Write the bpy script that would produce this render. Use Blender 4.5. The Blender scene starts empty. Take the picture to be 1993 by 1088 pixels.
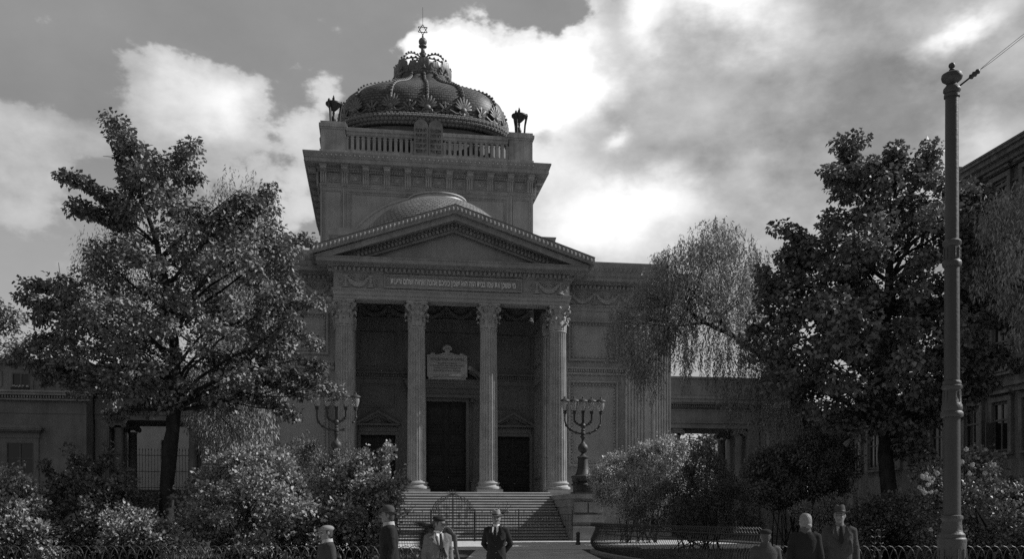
import bpy, math, random
import numpy as np
from mathutils import Vector, Matrix
R = math.radians
PI = math.pi
random.seed(7)
rng = np.random.default_rng(11)
S = bpy.context.scene
COL = S.collection

# ------------------------------------------------------------------ camera, exposure, sky, sun
F, CX, HZ, EYE = 1808.0, 996.5, 1005.0, 1.65      # focal length / centre / horizon in photo pixels (1993 wide)
cam = bpy.data.objects.new('camera', bpy.data.cameras.new('camera'))
COL.objects.link(cam)
cam.location = (0, 0, EYE); cam.rotation_euler = (R(90), 0, 0)
cam.data.sensor_width = 36; cam.data.lens = 36 * F / 1993; cam.data.shift_y = (HZ - 544) / 1993
cam.data.clip_start = .1; cam.data.clip_end = 3000
S.camera = cam
S.view_settings.view_transform = 'Standard'; S.view_settings.look = 'None'
S.view_settings.exposure = .05; S.view_settings.gamma = 1
TH = math.atan(.149)                               # the facade is turned 8.5 degrees
SUN_EL = math.atan(.745); SUN_AZ = TH + R(-.9)
sv = Vector((math.cos(SUN_EL) * math.cos(SUN_AZ), math.cos(SUN_EL) * math.sin(SUN_AZ), math.sin(SUN_EL)))
sun = bpy.data.objects.new('sun', bpy.data.lights.new('sun', 'SUN'))
COL.objects.link(sun)
sun.data.energy = 5.0; sun.data.angle = R(.5); sun.data.color = (1, 1, 1)
sun.rotation_euler = sv.to_track_quat('Z', 'Y').to_euler(); sun.location = (60, 0, 60)

W = bpy.data.worlds.new('World'); S.world = W; W.use_nodes = True
nt = W.node_tree; N = nt.nodes; LK = nt.links
for n in list(N): N.remove(n)
def nn(t, **k):
    n = N.new(t)
    for a, b in k.items(): setattr(n, a, b)
    return n
def mth(op, a, b=None, c=None, clamp=False):
    n = N.new('ShaderNodeMath'); n.operation = op; n.use_clamp = clamp
    for i, x in enumerate((a, b, c)):
        if x is None: continue
        if isinstance(x, (int, float)): n.inputs[i].default_value = x
        else: LK.new(x, n.inputs[i])
    return n.outputs[0]
def fmix(f, a, b):
    n = N.new('ShaderNodeMix'); n.data_type = 'FLOAT'
    for i, x in ((0, f), (2, a), (3, b)):
        if isinstance(x, (int, float)): n.inputs[i].default_value = x
        else: LK.new(x, n.inputs[i])
    return n.outputs[0]
def sstep(x, lo, hi):
    n = N.new('ShaderNodeMapRange'); n.interpolation_type = 'SMOOTHSTEP'
    LK.new(x, n.inputs[0]); n.inputs[1].default_value = lo; n.inputs[2].default_value = hi
    return n.outputs[0]
tc = nn('ShaderNodeTexCoord'); dirv = tc.outputs['Generated']
sx = nn('ShaderNodeSeparateXYZ'); LK.new(dirv, sx.inputs[0])
az = mth('ARCTAN2', sx.outputs[0], sx.outputs[1])
el = mth('ARCSINE', sx.outputs[2])
def noise(scale, detail, rough=.6, off=(0, 0, 0), zs=1.6):
    m = nn('ShaderNodeMapping'); m.inputs['Location'].default_value = off; m.inputs['Scale'].default_value = (1, 1, zs)
    LK.new(dirv, m.inputs[0])
    n = nn('ShaderNodeTexNoise'); n.inputs['Scale'].default_value = scale; n.inputs['Detail'].default_value = detail
    n.inputs['Roughness'].default_value = rough; LK.new(m.outputs[0], n.inputs['Vector'])
    return n
w1 = noise(5, 6, .6, (3, 1, 2)); w1s = nn('ShaderNodeSeparateColor'); LK.new(w1.outputs['Color'], w1s.inputs[0])
azd = mth('ADD', az, mth('MULTIPLY', mth('SUBTRACT', w1s.outputs[0], .5), .16))
eld = mth('ADD', el, mth('MULTIPLY', mth('SUBTRACT', w1s.outputs[1], .5), .16))
f1 = noise(7, 10, .58, (1.3, .4, 5)).outputs[0]
f2 = noise(3.2, 6, .55, (7, 2, .4)).outputs[0]
f3 = noise(22, 8, .6, (2, 9, 1)).outputs[0]
def azel(px, py):
    a = math.atan((px - CX) / F)
    return a, math.atan((HZ - py) / F * math.cos(a))
def blobs(lst, base):
    acc = None
    for (px, py, wx, wy, amp) in lst:
        a, e = azel(px, py)
        ax = mth('DIVIDE', mth('SUBTRACT', azd, a), wx / F)
        ey = mth('DIVIDE', mth('SUBTRACT', eld, e), wy / F)
        d = mth('ADD', mth('MULTIPLY', ax, ax), mth('MULTIPLY', ey, ey))
        g = mth('MULTIPLY', mth('EXPONENT', mth('MULTIPLY', d, -1)), amp)
        acc = g if acc is None else mth('ADD', acc, g)
    return mth('ADD', acc, base)
#   coverage of cumulus; then how bright each part of it is
COVER = [(340, 200, 110, 70, .8), (430, 215, 60, 60, .45), (170, 265, 110, 60, .6), (30, 270, 90, 110, .7), (340, 320, 130, 90, .65), (600, 245, 60, 60, .6), (560, 390, 110, 80, .7), (620, 55, 60, 30, .3), (215, 130, 50, 30, .35),
         (850, 125, 90, 60, .9), (960, 150, 110, 80, 1), (1130, 140, 90, 80, 1.0), (1060, 300, 150, 150, .9), (1330, 130, 110, 130, 1), (1430, 0, 180, 70, 1.3),
         (1350, 400, 260, 170, 1), (1600, 150, 230, 260, 1.1), (1850, 130, 220, 200, 1.1), (1700, 380, 300, 150, 1), (1950, -60, 250, 90, 1), (120, 520, 200, 100, .35)]
LUM = [(340, 190, 100, 55, .32), (430, 215, 50, 40, .22), (50, 230, 80, 70, .16), (240, 330, 160, 60, .05), (600, 235, 60, 50, .25), (560, 380, 90, 70, .28), (860, 120, 110, 55, .75), (970, 140, 120, 70, .62),
       (1120, 100, 75, 55, .7), (1040, 230, 80, 90, .45), (1420, 0, 120, 50, .75), (1270, 40, 40, 60, .5), (1205, 225, 30, 22, .45), (1120, 380, 110, 90, .42), (1250, 390, 120, 50, .50),
       (1180, 480, 160, 60, .30), (1860, 105, 60, 28, .6), (1800, 90, 50, 25, .28), (1440, 310, 50, 30, .15), (1910, 315, 50, 30, .22), (1530, 40, 120, 40, .12), (1950, 30, 60, 40, .1),
       (1640, 200, 170, 80, -.14), (1750, 270, 160, 50, -.12), (1330, 300, 110, 45, -.12), (1190, 170, 40, 40, -.12), (1060, 235, 25, 22, -.4), (1400, 130, 100, 60, -.06)]
cov = mth('ADD', blobs(COVER, 0), mth('MULTIPLY', mth('SUBTRACT', f1, .5), 2.0))
cov = mth('ADD', cov, mth('MULTIPLY', mth('SUBTRACT', f3, .5), 1.0))
alpha = sstep(cov, .32, .58)
lum = mth('ADD', blobs(LUM, .41), mth('MULTIPLY', mth('SUBTRACT', f2, .5), .3))
lum = mth('ADD', lum, mth('MULTIPLY', mth('SUBTRACT', f1, .5), .62))
lum = mth('MINIMUM', mth('MAXIMUM', lum, .27), 1.0)
lum = mth('ADD', lum, mth('MULTIPLY', mth('ADD', mth('SUBTRACT', f3, .5), mth('SUBTRACT', f1, .5)), .22))
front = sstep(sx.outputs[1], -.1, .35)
sky = nn('ShaderNodeTexSky', sky_type='NISHITA'); sky.sun_disc = False
sky.sun_elevation = SUN_EL; sky.sun_rotation = R(90) - SUN_AZ; sky.air_density = 1; sky.dust_density = 1.4
bw = nn('ShaderNodeRGBToBW'); LK.new(sky.outputs[0], bw.inputs[0])
SKS = .1                                            # background strength; cloud values below are divided by it
# panchromatic film: blue sky is a mid grey, paler toward the horizon
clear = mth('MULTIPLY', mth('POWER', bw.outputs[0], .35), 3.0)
lowk = sstep(el, .42, .02)
clearf = mth('ADD', .28 / SKS, mth('MULTIPLY', lowk, .2 / SKS))
clearf = mth('ADD', clearf, mth('ADD', mth('MULTIPLY', mth('SUBTRACT', f1, .5), 1.3), mth('MULTIPLY', mth('SUBTRACT', f2, .5), 1.2)))
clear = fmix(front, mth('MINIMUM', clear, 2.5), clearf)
backcloud = mth('MULTIPLY', sstep(f2, .55, .75), .4)
clear = mth('ADD', clear, backcloud)
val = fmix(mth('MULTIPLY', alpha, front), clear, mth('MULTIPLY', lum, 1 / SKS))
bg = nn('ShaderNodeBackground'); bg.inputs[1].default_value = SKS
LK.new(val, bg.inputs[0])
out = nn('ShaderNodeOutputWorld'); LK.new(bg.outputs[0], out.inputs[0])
W.cycles.sampling_method = 'MANUAL'; W.cycles.sample_map_resolution = 512
S.cycles.max_bounces = 6; S.cycles.diffuse_bounces = 3; S.cycles.transparent_max_bounces = 8
S.cycles.use_denoising = False

# ------------------------------------------------------------------ materials (the photograph is black and white: all greys)
MATS = {}
def mat(name, v, rough=.85, spec=.3, var=.25, scale=1.5, bump=.0, bscale=12, metal=0, kind=None, streak=0, fine=0):
    if name in MATS: return MATS[name]
    m = bpy.data.materials.new(name); m.use_nodes = True; t = m.node_tree; ns = t.nodes; l = t.links
    p = ns['Principled BSDF']
    p.inputs['Roughness'].default_value = rough; p.inputs['Specular IOR Level'].default_value = spec; p.inputs['Metallic'].default_value = metal
    c = ns.new('ShaderNodeTexCoord')
    n = ns.new('ShaderNodeTexNoise'); n.inputs['Scale'].default_value = scale; n.inputs['Detail'].default_value = 8; n.inputs['Roughness'].default_value = .62
    l.new(c.outputs['Object'], n.inputs['Vector'])
    mr = ns.new('ShaderNodeMapRange'); mr.inputs[1].default_value = .25; mr.inputs[2].default_value = .75
    mr.inputs[3].default_value = v * (1 - var); mr.inputs[4].default_value = v * (1 + var)
    l.new(n.outputs[0], mr.inputs[0]); res = mr.outputs[0]
    def mul(a, b):
        q = ns.new('ShaderNodeMath'); q.operation = 'MULTIPLY'; l.new(a, q.inputs[0]); l.new(b, q.inputs[1]); return q.outputs[0]
    if streak:                                      # rain streaks running down the face
        mp = ns.new('ShaderNodeMapping'); mp.inputs['Scale'].default_value = (2.6, 2.6, .16); l.new(c.outputs['Object'], mp.inputs[0])
        n2 = ns.new('ShaderNodeTexNoise'); n2.inputs['Scale'].default_value = 1.6; n2.inputs['Detail'].default_value = 6; l.new(mp.outputs[0], n2.inputs['Vector'])
        r2 = ns.new('ShaderNodeMapRange'); r2.inputs[1].default_value = .35; r2.inputs[2].default_value = .65; r2.inputs[3].default_value = 1 - streak; r2.inputs[4].default_value = 1
        l.new(n2.outputs[0], r2.inputs[0]); res = mul(res, r2.outputs[0])
    if fine:
        n4 = ns.new('ShaderNodeTexNoise'); n4.inputs['Scale'].default_value = 30; n4.inputs['Detail'].default_value = 3; l.new(c.outputs['Object'], n4.inputs['Vector'])
        r4 = ns.new('ShaderNodeMapRange'); r4.inputs[1].default_value = .3; r4.inputs[2].default_value = .7; r4.inputs[3].default_value = 1 - fine; r4.inputs[4].default_value = 1 + fine
        l.new(n4.outputs[0], r4.inputs[0]); res = mul(res, r4.outputs[0])
    hgt = None
    if kind == 'tiles':                             # rows of slates by angle and height
        sep = ns.new('ShaderNodeSeparateXYZ'); l.new(c.outputs['UV'], sep.inputs[0])
        br = ns.new('ShaderNodeTexBrick'); l.new(c.outputs['UV'], br.inputs['Vector'])
        br.inputs['Scale'].default_value = 1; br.inputs['Brick Width'].default_value = .42; br.inputs['Row Height'].default_value = .26
        br.inputs['Mortar Size'].default_value = .05; br.inputs['Color1'].default_value = (.75, .75, .75, 1); br.inputs['Color2'].default_value = (1.25, 1.25, 1.25, 1); br.inputs['Mortar'].default_value = (.35, .35, .35, 1)
        bwn = ns.new('ShaderNodeRGBToBW'); l.new(br.outputs[0], bwn.inputs[0]); res = mul(res, bwn.outputs[0]); hgt = bwn.outputs[0]
    if kind == 'cobble':
        vo = ns.new('ShaderNodeTexVoronoi'); vo.inputs['Scale'].default_value = 9; l.new(c.outputs['Object'], vo.inputs['Vector'])
        r3 = ns.new('ShaderNodeMapRange'); r3.inputs[1].default_value = .02; r3.inputs[2].default_value = .35; r3.inputs[3].default_value = 1.15; r3.inputs[4].default_value = .7
        l.new(vo.outputs['Distance'], r3.inputs[0]); res = mul(res, r3.outputs[0]); hgt = r3.outputs[0]
    if kind == 'leaf':
        g = ns.new('ShaderNodeNewGeometry')
        r5 = ns.new('ShaderNodeMapRange'); r5.inputs[3].default_value = .55; r5.inputs[4].default_value = 1.5; l.new(g.outputs['Random Per Island'], r5.inputs[0]); res = mul(res, r5.outputs[0])
    if bump or hgt:
        b = ns.new('ShaderNodeBump'); b.inputs['Strength'].default_value = bump or .6; b.inputs['Distance'].default_value = .04
        if hgt is None:
            n3 = ns.new('ShaderNodeTexNoise'); n3.inputs['Scale'].default_value = bscale; n3.inputs['Detail'].default_value = 5; l.new(c.outputs['Object'], n3.inputs['Vector']); hgt = n3.outputs[0]
        l.new(hgt, b.inputs['Height']); l.new(b.outputs[0], p.inputs['Normal'])
    cc = ns.new('ShaderNodeCombineColor')
    for i in range(3): l.new(res, cc.inputs[i])
    l.new(cc.outputs[0], p.inputs['Base Color'])
    if kind == 'leaf':
        tr = ns.new('ShaderNodeBsdfTranslucent'); l.new(cc.outputs[0], tr.inputs[0])
        mx = ns.new('ShaderNodeMixShader'); mx.inputs[0].default_value = .14
        l.new(p.outputs[0], mx.inputs[1]); l.new(tr.outputs[0], mx.inputs[2]); l.new(mx.outputs[0], ns['Material Output'].inputs[0])
    MATS[name] = m
    return m
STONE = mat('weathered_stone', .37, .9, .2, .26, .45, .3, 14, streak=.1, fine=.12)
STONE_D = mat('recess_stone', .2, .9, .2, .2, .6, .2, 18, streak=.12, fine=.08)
STONE_L = mat('carved_stone', .42, .85, .25, .25, 1.6, .3, 25, streak=.12)
CORN = mat('cornice_stone', .34, .9, .2, .25, .9, .25, 16, streak=.2)
PARA = mat('parapet_stone', .36, .9, .2, .35, .8, .3, 12, streak=.25)
RISER = mat('shaded_riser_stone', .2, .9, .2, .25, 1.5, .2, 30, fine=.1)  # darker than the step stone: the risers' shade is put into the colour
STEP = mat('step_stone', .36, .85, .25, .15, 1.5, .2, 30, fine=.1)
TABLET = mat('tablet_stone', .2, .9, .2, .35, 1.5, .4, 10)
PEDM = mat('pedestal_granite', .25, .8, .3, .3, 1.2, .3, 16)
LETT = mat('gilt_lettering', .9, .5, .5, .05)
INK = mat('cut_lettering', .03, .8, .2, .1)
PLAQUE = mat('plaque_marble', .5, .7, .3, .12, 3)
WOOD = mat('dark_oak', .035, .6, .3, .3, 2, .15, 20)
SLATE = mat('dome_slates', .10, .55, .45, .3, 1.3, .7, kind='tiles')
SLATE2 = mat('apse_slates', .2, .6, .4, .3, 1.3, .8, kind='tiles')
ZINC = mat('dome_zinc_ornament', .15, .5, .5, .35, 2, .2, 14)
DRUM = mat('drum_render', .11, .8, .3, .3, .8, .15)
LEAD = mat('lead_flashing', .42, .5, .5, .25, .7, .1)
IRON = mat('wrought_iron', .035, .5, .45, .3, 3, .1, 30)
FENCE = mat('fence_iron', .05, .5, .5, .3, 3, .1, 30)
IRON_L = mat('painted_cast_iron', .045, .55, .5, .3, 1.6, .35, 22, streak=.25)
POSTM = mat('pole_paint', .045, .5, .45, .2, 1.1, .15, 16, streak=.35)
PLASTER = mat('old_plaster', .2, .92, .15, .34, .5, .3, 9, streak=.14, fine=.08)
PLASTER_L = mat('pale_plaster', .55, .9, .15, .15, .8, .15)
PLASTER_D = mat('sooty_plaster', .2, .92, .15, .45, .6, .4, 7, streak=.4, fine=.12)
ROOF = mat('sheet_roof', .12, .6, .4, .3, .6, .2)
WFRAME = mat('window_frame_paint', .12, .6, .3, .25)
CURT = mat('window_curtain', .2, .9, .1, .4, 3)
GRASS = mat('lawn_and_soil', .05, .95, .1, .5, .9, .6, 9, fine=.3)
PAVE = mat('trodden_gravel', .42, .9, .15, .35, .8, .4, 40, fine=.25)
COB = mat('light_cobbles', .62, .9, .15, .15, 2, .8, kind='cobble')
KERB = mat('kerb_granite', .22, .9, .2, .3, 2, .3)
BARK = mat('bark', .045, .95, .1, .5, 2.5, .9, 14, streak=.4)
BARK_L = mat('peeled_bark', .2, .9, .1, .4, 3, .5)
LIME = mat('lime_leaves', .165, .55, .4, .12, .6, kind='leaf')
MAPLE = mat('maple_leaves', .15, .55, .4, .12, .6, kind='leaf')
WILLOW = mat('willow_leaves', .24, .55, .35, .12, .6, kind='leaf')
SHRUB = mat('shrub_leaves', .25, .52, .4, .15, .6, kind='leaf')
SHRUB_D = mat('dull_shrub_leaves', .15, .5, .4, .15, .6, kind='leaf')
SPIREA = mat('pale_shrub_leaves', .42, .5, .4, .15, .6, kind='leaf')
PETAL = mat('white_petals', .7, .7, .2, .1)
BLOOM = mat('shaded_bloom_petals', .36, .8, .2, .1)  # white blooms greyed: the shade they stand in is put into the colour
HEDGE = mat('feathery_shrub_leaves', .15, .6, .3, .15, .6, kind='leaf')
SKIN = mat('skin', .18, .6, .35, .1, 14, .08, 60)
HAIR_D = mat('dark_hair', .04, .5, .4, .3, 30, .4, 90)
HAIR_L = mat('pale_hair', .17, .5, .4, .2, 30, .4, 90)
def glassmat():
    m = bpy.data.materials.new('lantern_glass'); m.use_nodes = True; p = m.node_tree.nodes['Principled BSDF']
    p.inputs['Base Color'].default_value = (.75, .75, .75, 1); p.inputs['Roughness'].default_value = .12
    p.inputs['Transmission Weight'].default_value = .75; p.inputs['IOR'].default_value = 1.2; p.inputs['Specular IOR Level'].default_value = .8
    return m
GLASS = glassmat()
def panemat():
    m = bpy.data.materials.new('window_glass'); m.use_nodes = True; p = m.node_tree.nodes['Principled BSDF']
    p.inputs['Base Color'].default_value = (.015, .015, .015, 1); p.inputs['Roughness'].default_value = .08; p.inputs['Specular IOR Level'].default_value = .6
    return m
PANE = panemat()

# ------------------------------------------------------------------ mesh helpers
class MB:
    def __init__(s): s.v = []; s.f = []; s.uv = None
    def add(s, vs, fs):
        o = len(s.v); s.v.extend([tuple(p) for p in vs]); s.f.extend([tuple(i + o for i in f) for f in fs]); return s
    def box(s, x0, x1, y0, y1, z0, z1):
        return s.add([(x0, y0, z0), (x1, y0, z0), (x1, y1, z0), (x0, y1, z0), (x0, y0, z1), (x1, y0, z1), (x1, y1, z1), (x0, y1, z1)],
                     [(0, 3, 2, 1), (4, 5, 6, 7), (0, 1, 5, 4), (1, 2, 6, 5), (2, 3, 7, 6), (3, 0, 4, 7)])
    def xbox(s, M, x0, x1, y0, y1, z0, z1):
        t = MB().box(x0, x1, y0, y1, z0, z1); return s.add([M @ Vector(p) for p in t.v], t.f)
    def put(s, other, M):
        return s.add([M @ Vector(p) for p in other.v], other.f)
    def lathe(s, prof, c=(0, 0, 0), n=24, rf=None, cap=True):
        vs = []; fs = []; k = len(prof)
        for (r, z) in prof:
            for i in range(n):
                a = 2 * PI * i / n; q = r * (rf(a) if rf else 1)
                vs.append((c[0] + q * math.cos(a), c[1] + q * math.sin(a), c[2] + z))
        for j in range(k - 1):
            for i in range(n):
                i2 = (i + 1) % n
                fs.append((j * n + i, j * n + i2, (j + 1) * n + i2, (j + 1) * n + i))
        if cap:
            if prof[0][0] > 1e-4: fs.append(tuple(range(n - 1, -1, -1)))
            if prof[-1][0] > 1e-4: fs.append(tuple((k - 1) * n + i for i in range(n)))
        return s.add(vs, fs)
    def tube(s, pts, rad, n=6, closed=False, flat=1):
        pts = [Vector(p) for p in pts]; m = len(pts)
        if not isinstance(rad, (list, tuple)): rad = [rad] * m
        vs = []; fs = []; up = Vector((0, 0, 1)); prev = None
        for i, p in enumerate(pts):
            a = pts[(i - 1) % m] if (closed or i > 0) else p; b = pts[(i + 1) % m] if (closed or i < m - 1) else p
            t = (b - a)
            if t.length < 1e-9: t = Vector((0, 0, 1))
            t.normalize()
            if prev is None:
                ref = up if abs(t.z) < .9 else Vector((0, 1, 0)); x = t.cross(ref).normalized()
            else:
                x = (prev - t * prev.dot(t))
                x = x.normalized() if x.length > 1e-6 else t.cross(up).normalized()
            prev = x; y = t.cross(x)
            for k in range(n):
                an = 2 * PI * k / n; q = x * math.cos(an) * rad[i] + y * math.sin(an) * rad[i] * flat
                vs.append(p + q)
        L = m if closed else m - 1
        for i in range(L):
            j = (i + 1) % m
            for k in range(n):
                k2 = (k + 1) % n
                fs.append((i * n + k, i * n + k2, j * n + k2, j * n + k))
        if not closed: fs.append(tuple(range(n - 1, -1, -1))); fs.append(tuple((m - 1) * n + k for k in range(n)))
        return s.add(vs, fs)
    def prism(s, poly, y0, y1):                     # polygon in x,z extruded along y (y0 in front)
        n = len(poly)
        vs = [(x, y0, z) for x, z in poly] + [(x, y1, z) for x, z in poly]
        fs = [tuple(range(n)), tuple(range(2 * n - 1, n - 1, -1))] + [(i, i + n, (i + 1) % n + n, (i + 1) % n) for i in range(n)]
        return s.add(vs, fs)
    def sweep(s, path, prof, closed=False):         # profile (out, z) along plan polyline; outward is to the right of travel
        P = [Vector(p) for p in path]; m = len(P); rings = []
        for i in range(m):
            d = []
            if closed or i > 0: d.append((P[i] - P[i - 1]).normalized())
            if closed or i < m - 1: d.append((P[(i + 1) % m] - P[i]).normalized())
            ns = [Vector((q.y, -q.x)) for q in d]
            if len(ns) == 2:
                b = (ns[0] + ns[1]); b = b / (b.dot(ns[0]))
            else: b = ns[0]
            rings.append([(P[i].x + b.x * o, P[i].y + b.y * o, z) for o, z in prof])
        k = len(prof); vs = [p for r in rings for p in r]; fs = []
        for i in range(m if closed else m - 1):
            j = (i + 1) % m
            for a in range(k - 1):
                fs.append((i * k + a, j * k + a, j * k + a + 1, i * k + a + 1))
        if not closed:
            fs.append(tuple(range(k))); fs.append(tuple((m - 1) * k + a for a in range(k - 1, -1, -1)))
        return s.add(vs, fs)
    def ell(s, c, r, n=8, m=5, M=None):
        vs = [(0, 0, -1)]; fs = []
        for j in range(1, m):
            t = -PI / 2 + PI * j / m
            for i in range(n):
                a = 2 * PI * i / n; vs.append((math.cos(t) * math.cos(a), math.cos(t) * math.sin(a), math.sin(t)))
        vs.append((0, 0, 1))
        for i in range(n): fs.append((0, 1 + (i + 1) % n, 1 + i))
        for j in range(m - 2):
            for i in range(n):
                fs.append((1 + j * n + i, 1 + j * n + (i + 1) % n, 1 + (j + 1) * n + (i + 1) % n, 1 + (j + 1) * n + i))
        T = len(vs) - 1
        for i in range(n): fs.append((T, 1 + (m - 2) * n + i, 1 + (m - 2) * n + (i + 1) % n))
        pts = [Vector((p[0] * r[0], p[1] * r[1], p[2] * r[2])) for p in vs]
        if M is not None: pts = [M @ p for p in pts]
        return s.add([(p[0] + c[0], p[1] + c[1], p[2] + c[2]) for p in pts], fs)
    def build(s, name, m, parent=None, smooth=False, kind=None, flip=False):
        me = bpy.data.meshes.new(name); me.from_pydata(s.v, [], s.f)
        me.materials.append(m)
        if s.uv is not None:
            ul = me.uv_layers.new(name='UVMap'); vi = np.empty(len(me.loops), dtype=np.int32); me.loops.foreach_get('vertex_index', vi)
            ul.data.foreach_set('uv', np.asarray(s.uv, dtype=np.float32)[vi].ravel())
        import bmesh
        if len(s.f) < 60000:
            b = bmesh.new(); b.from_mesh(me); bmesh.ops.recalc_face_normals(b, faces=b.faces); b.to_mesh(me); b.free()
        if smooth:
            me.polygons.foreach_set('use_smooth', [True] * len(me.polygons))
            if smooth != 'all':
                try: me.set_sharp_from_angle(angle=R(40))
                except Exception: pass
        o = bpy.data.objects.new(name, me); COL.objects.link(o)
        if parent is not None: o.parent = parent
        if kind: o['kind'] = kind
        return o
def empty(name, loc=(0, 0, 0), rz=0, label=None, cat=None, group=None):
    o = bpy.data.objects.new(name, None); COL.objects.link(o); o.location = loc; o.rotation_euler = (0, 0, rz)
    o.empty_display_size = .3
    if label: o['label'] = label; o['category'] = cat
    if group: o['group'] = group
    return o
def tagit(o, label, cat, group=None):
    o['label'] = label; o['category'] = cat
    if group: o['group'] = group
    return o
def copy_tree(o, parent=None):
    c = o.copy(); COL.objects.link(c)
    if parent is not None: c.parent = parent
    for ch in [x for x in S.objects if x.parent == o]: copy_tree(ch, c)
    return c
def at(px, py, Y):                                   # photo pixel at camera depth Y -> world point
    return Vector(((px - CX) / F * Y, Y, EYE + (HZ - py) / F * Y))
def gz(y):                                           # the ground rises a little towards the steps
    t = min(1, max(0, (y - 46.4) / 5)); return .2 * t * t * (3 - 2 * t)
def T(x, y, z): return Matrix.Translation((x, y, z))
def RZ(a): return Matrix.Rotation(a, 4, 'Z')
def text_mesh(body, size, depth, name, m, parent, M, align='CENTER', width=None, offset=0):
    c = bpy.data.curves.new(name, 'FONT'); c.body = body; c.size = size; c.extrude = depth; c.align_x = align; c.align_y = 'CENTER'; c.offset = offset
    o = bpy.data.objects.new('tmp_text', c); COL.objects.link(o)
    dg = bpy.context.evaluated_depsgraph_get(); me = bpy.data.meshes.new_from_object(o.evaluated_get(dg))
    bpy.data.objects.remove(o); bpy.data.curves.remove(c)
    me.name = name
    xs = [v.co.x for v in me.vertices]
    k = 1
    if width and xs: k = width / (max(xs) - min(xs))
    mid = (max(xs) + min(xs)) / 2 if (width and xs) else 0
    for v in me.vertices: v.co = M @ Vector(((v.co.x - mid) * k, -v.co.z, v.co.y))
    me.materials.clear(); me.materials.append(m)
    n = bpy.data.objects.new(name, me); COL.objects.link(n); n.parent = parent
    return n
def spiral(c, r0, turns, dirn=1, start=0, n=20, plane='xz', k=.15):
    out = []
    for i in range(n + 1):
        t = i / n; a = start + dirn * 2 * PI * turns * t; r = r0 * (1 - t) + r0 * k * t
        out.append((c[0] + r * math.cos(a), c[1], c[2] + r * math.sin(a)))
    return out

# ------------------------------------------------------------------ ground
def sheet(name, xs, ys, m, dz, kind='structure', f=gz):
    b = MB(); nx, ny = len(xs), len(ys)
    b.v = [(x, y, f(y) + dz) for y in ys for x in xs]
    b.f = [(j * nx + i, j * nx + i + 1, (j + 1) * nx + i + 1, (j + 1) * nx + i) for j in range(ny - 1) for i in range(nx - 1)]
    o = b.build(name, m); o['kind'] = kind; return o
sheet('ground', [-900, -60, -20, 0, 20, 60, 900], [-900, -20, 10, 24, 26, 28, 30, 32, 34, 36, 38, 40, 41, 42, 43, 44, 45, 46, 47, 48, 49, 50, 51, 51.5, 60, 900], GRASS, 0)

# ------------------------------------------------------------------ the synagogue, in its own frame: x along the front, y into the building
OX, OY = -3.824, 60.016
SY = empty('synagogue', (OX, OY, 0), TH, 'large domed stone synagogue with four column portico, square tower and crown dome', 'synagogue')
G0 = .2                                              # ground level at its foot
ZP = 3.16                                            # portico floor

def column(mb, x, y, z0, z1, r0, r1, n=20):          # fluted shaft
    H = z1 - z0; nf = n
    def rf(a):
        t = (a * nf / (2 * PI)) % 1
        return 1 - .17 * max(0, math.sin(PI * min(1, max(0, (t - .14) / .72)))) ** .6
    prof = []
    plain = lambda a: 1
    m = MB()
    zs = [0, .012, .03, .2, .4, .6, .8, .97, .988, 1]
    vs = []; fs = []; N_ = nf * 8
    for j, t in enumerate(zs):
        r = r0 + (r1 - r0) * (t ** 1.6)
        for i in range(N_):
            a = 2 * PI * i / N_; k = 1 if (j < 1 or j > len(zs) - 2) else rf(a)
            if j == 1 or j == len(zs) - 2: k = (1 + k) / 2 if False else k
            vs.append((x + r * k * math.cos(a), y + r * k * math.sin(a), z0 + H * t))
    for j in range(len(zs) - 1):
        for i in range(N_): fs.append((j * N_ + i, j * N_ + (i + 1) % N_, (j + 1) * N_ + (i + 1) % N_, (j + 1) * N_ + i))
    m.add(vs, fs); mb.add(m.v, m.f)
def attic_base(mb, x, y, z, r):
    mb.box(x - r * 1.38, x + r * 1.38, y - r * 1.38, y + r * 1.38, z, z + .2)
    pr = [(r * 1.2, .2), (r * 1.34, .23), (r * 1.38, .3), (r * 1.34, .38), (r * 1.2, .41), (r * 1.14, .43), (r * 1.1, .5), (r * 1.14, .55), (r * 1.2, .57), (r * 1.24, .61), (r * 1.2, .66), (r * 1.06, .68), (r * 1.03, .75), (r * .9, .75)]
    mb.lathe([(a, z + b) for a, b in pr], (x, y, 0), 32)
def acanthus(mb, M, h, w, out):                      # a leaf climbing the bell and curling outward; local: +x outward, z up, y across
    ns = 9; vs = []; fs = []
    lob = [0, .5, .8, 1, .82, 1.0, .75, .55, .25]
    for i in range(ns):
        t = i / (ns - 1)
        if t < .72: px = out * .12 * t; pz = h * t / .72 * .9
        else:
            q = (t - .72) / .28; px = out * (.09 + .9 * math.sin(q * PI * .55)); pz = h * (.9 + .1 * math.sin(q * PI * .9)) - h * .12 * q * q
        ww = w * (.35 + .65 * lob[i])
        if i == 0: ww = w * .75
        if i == ns - 1: ww = w * .2
        for k, yy in enumerate((-1, -.5, 0, .5, 1)):
            vs.append(M @ Vector((px + (.10 * w if abs(yy) == .5 else (0.0 if yy == 0 else -.12 * w)) + (.05 * w if yy == 0 else 0), yy * ww / 2, pz - abs(yy) * .12 * h * (1 if t > .3 else 0))))
    for i in range(ns - 1):
        for k in range(4): fs.append((i * 5 + k, i * 5 + k + 1, (i + 1) * 5 + k + 1, (i + 1) * 5 + k))
    mb.add(vs, fs)
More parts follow.
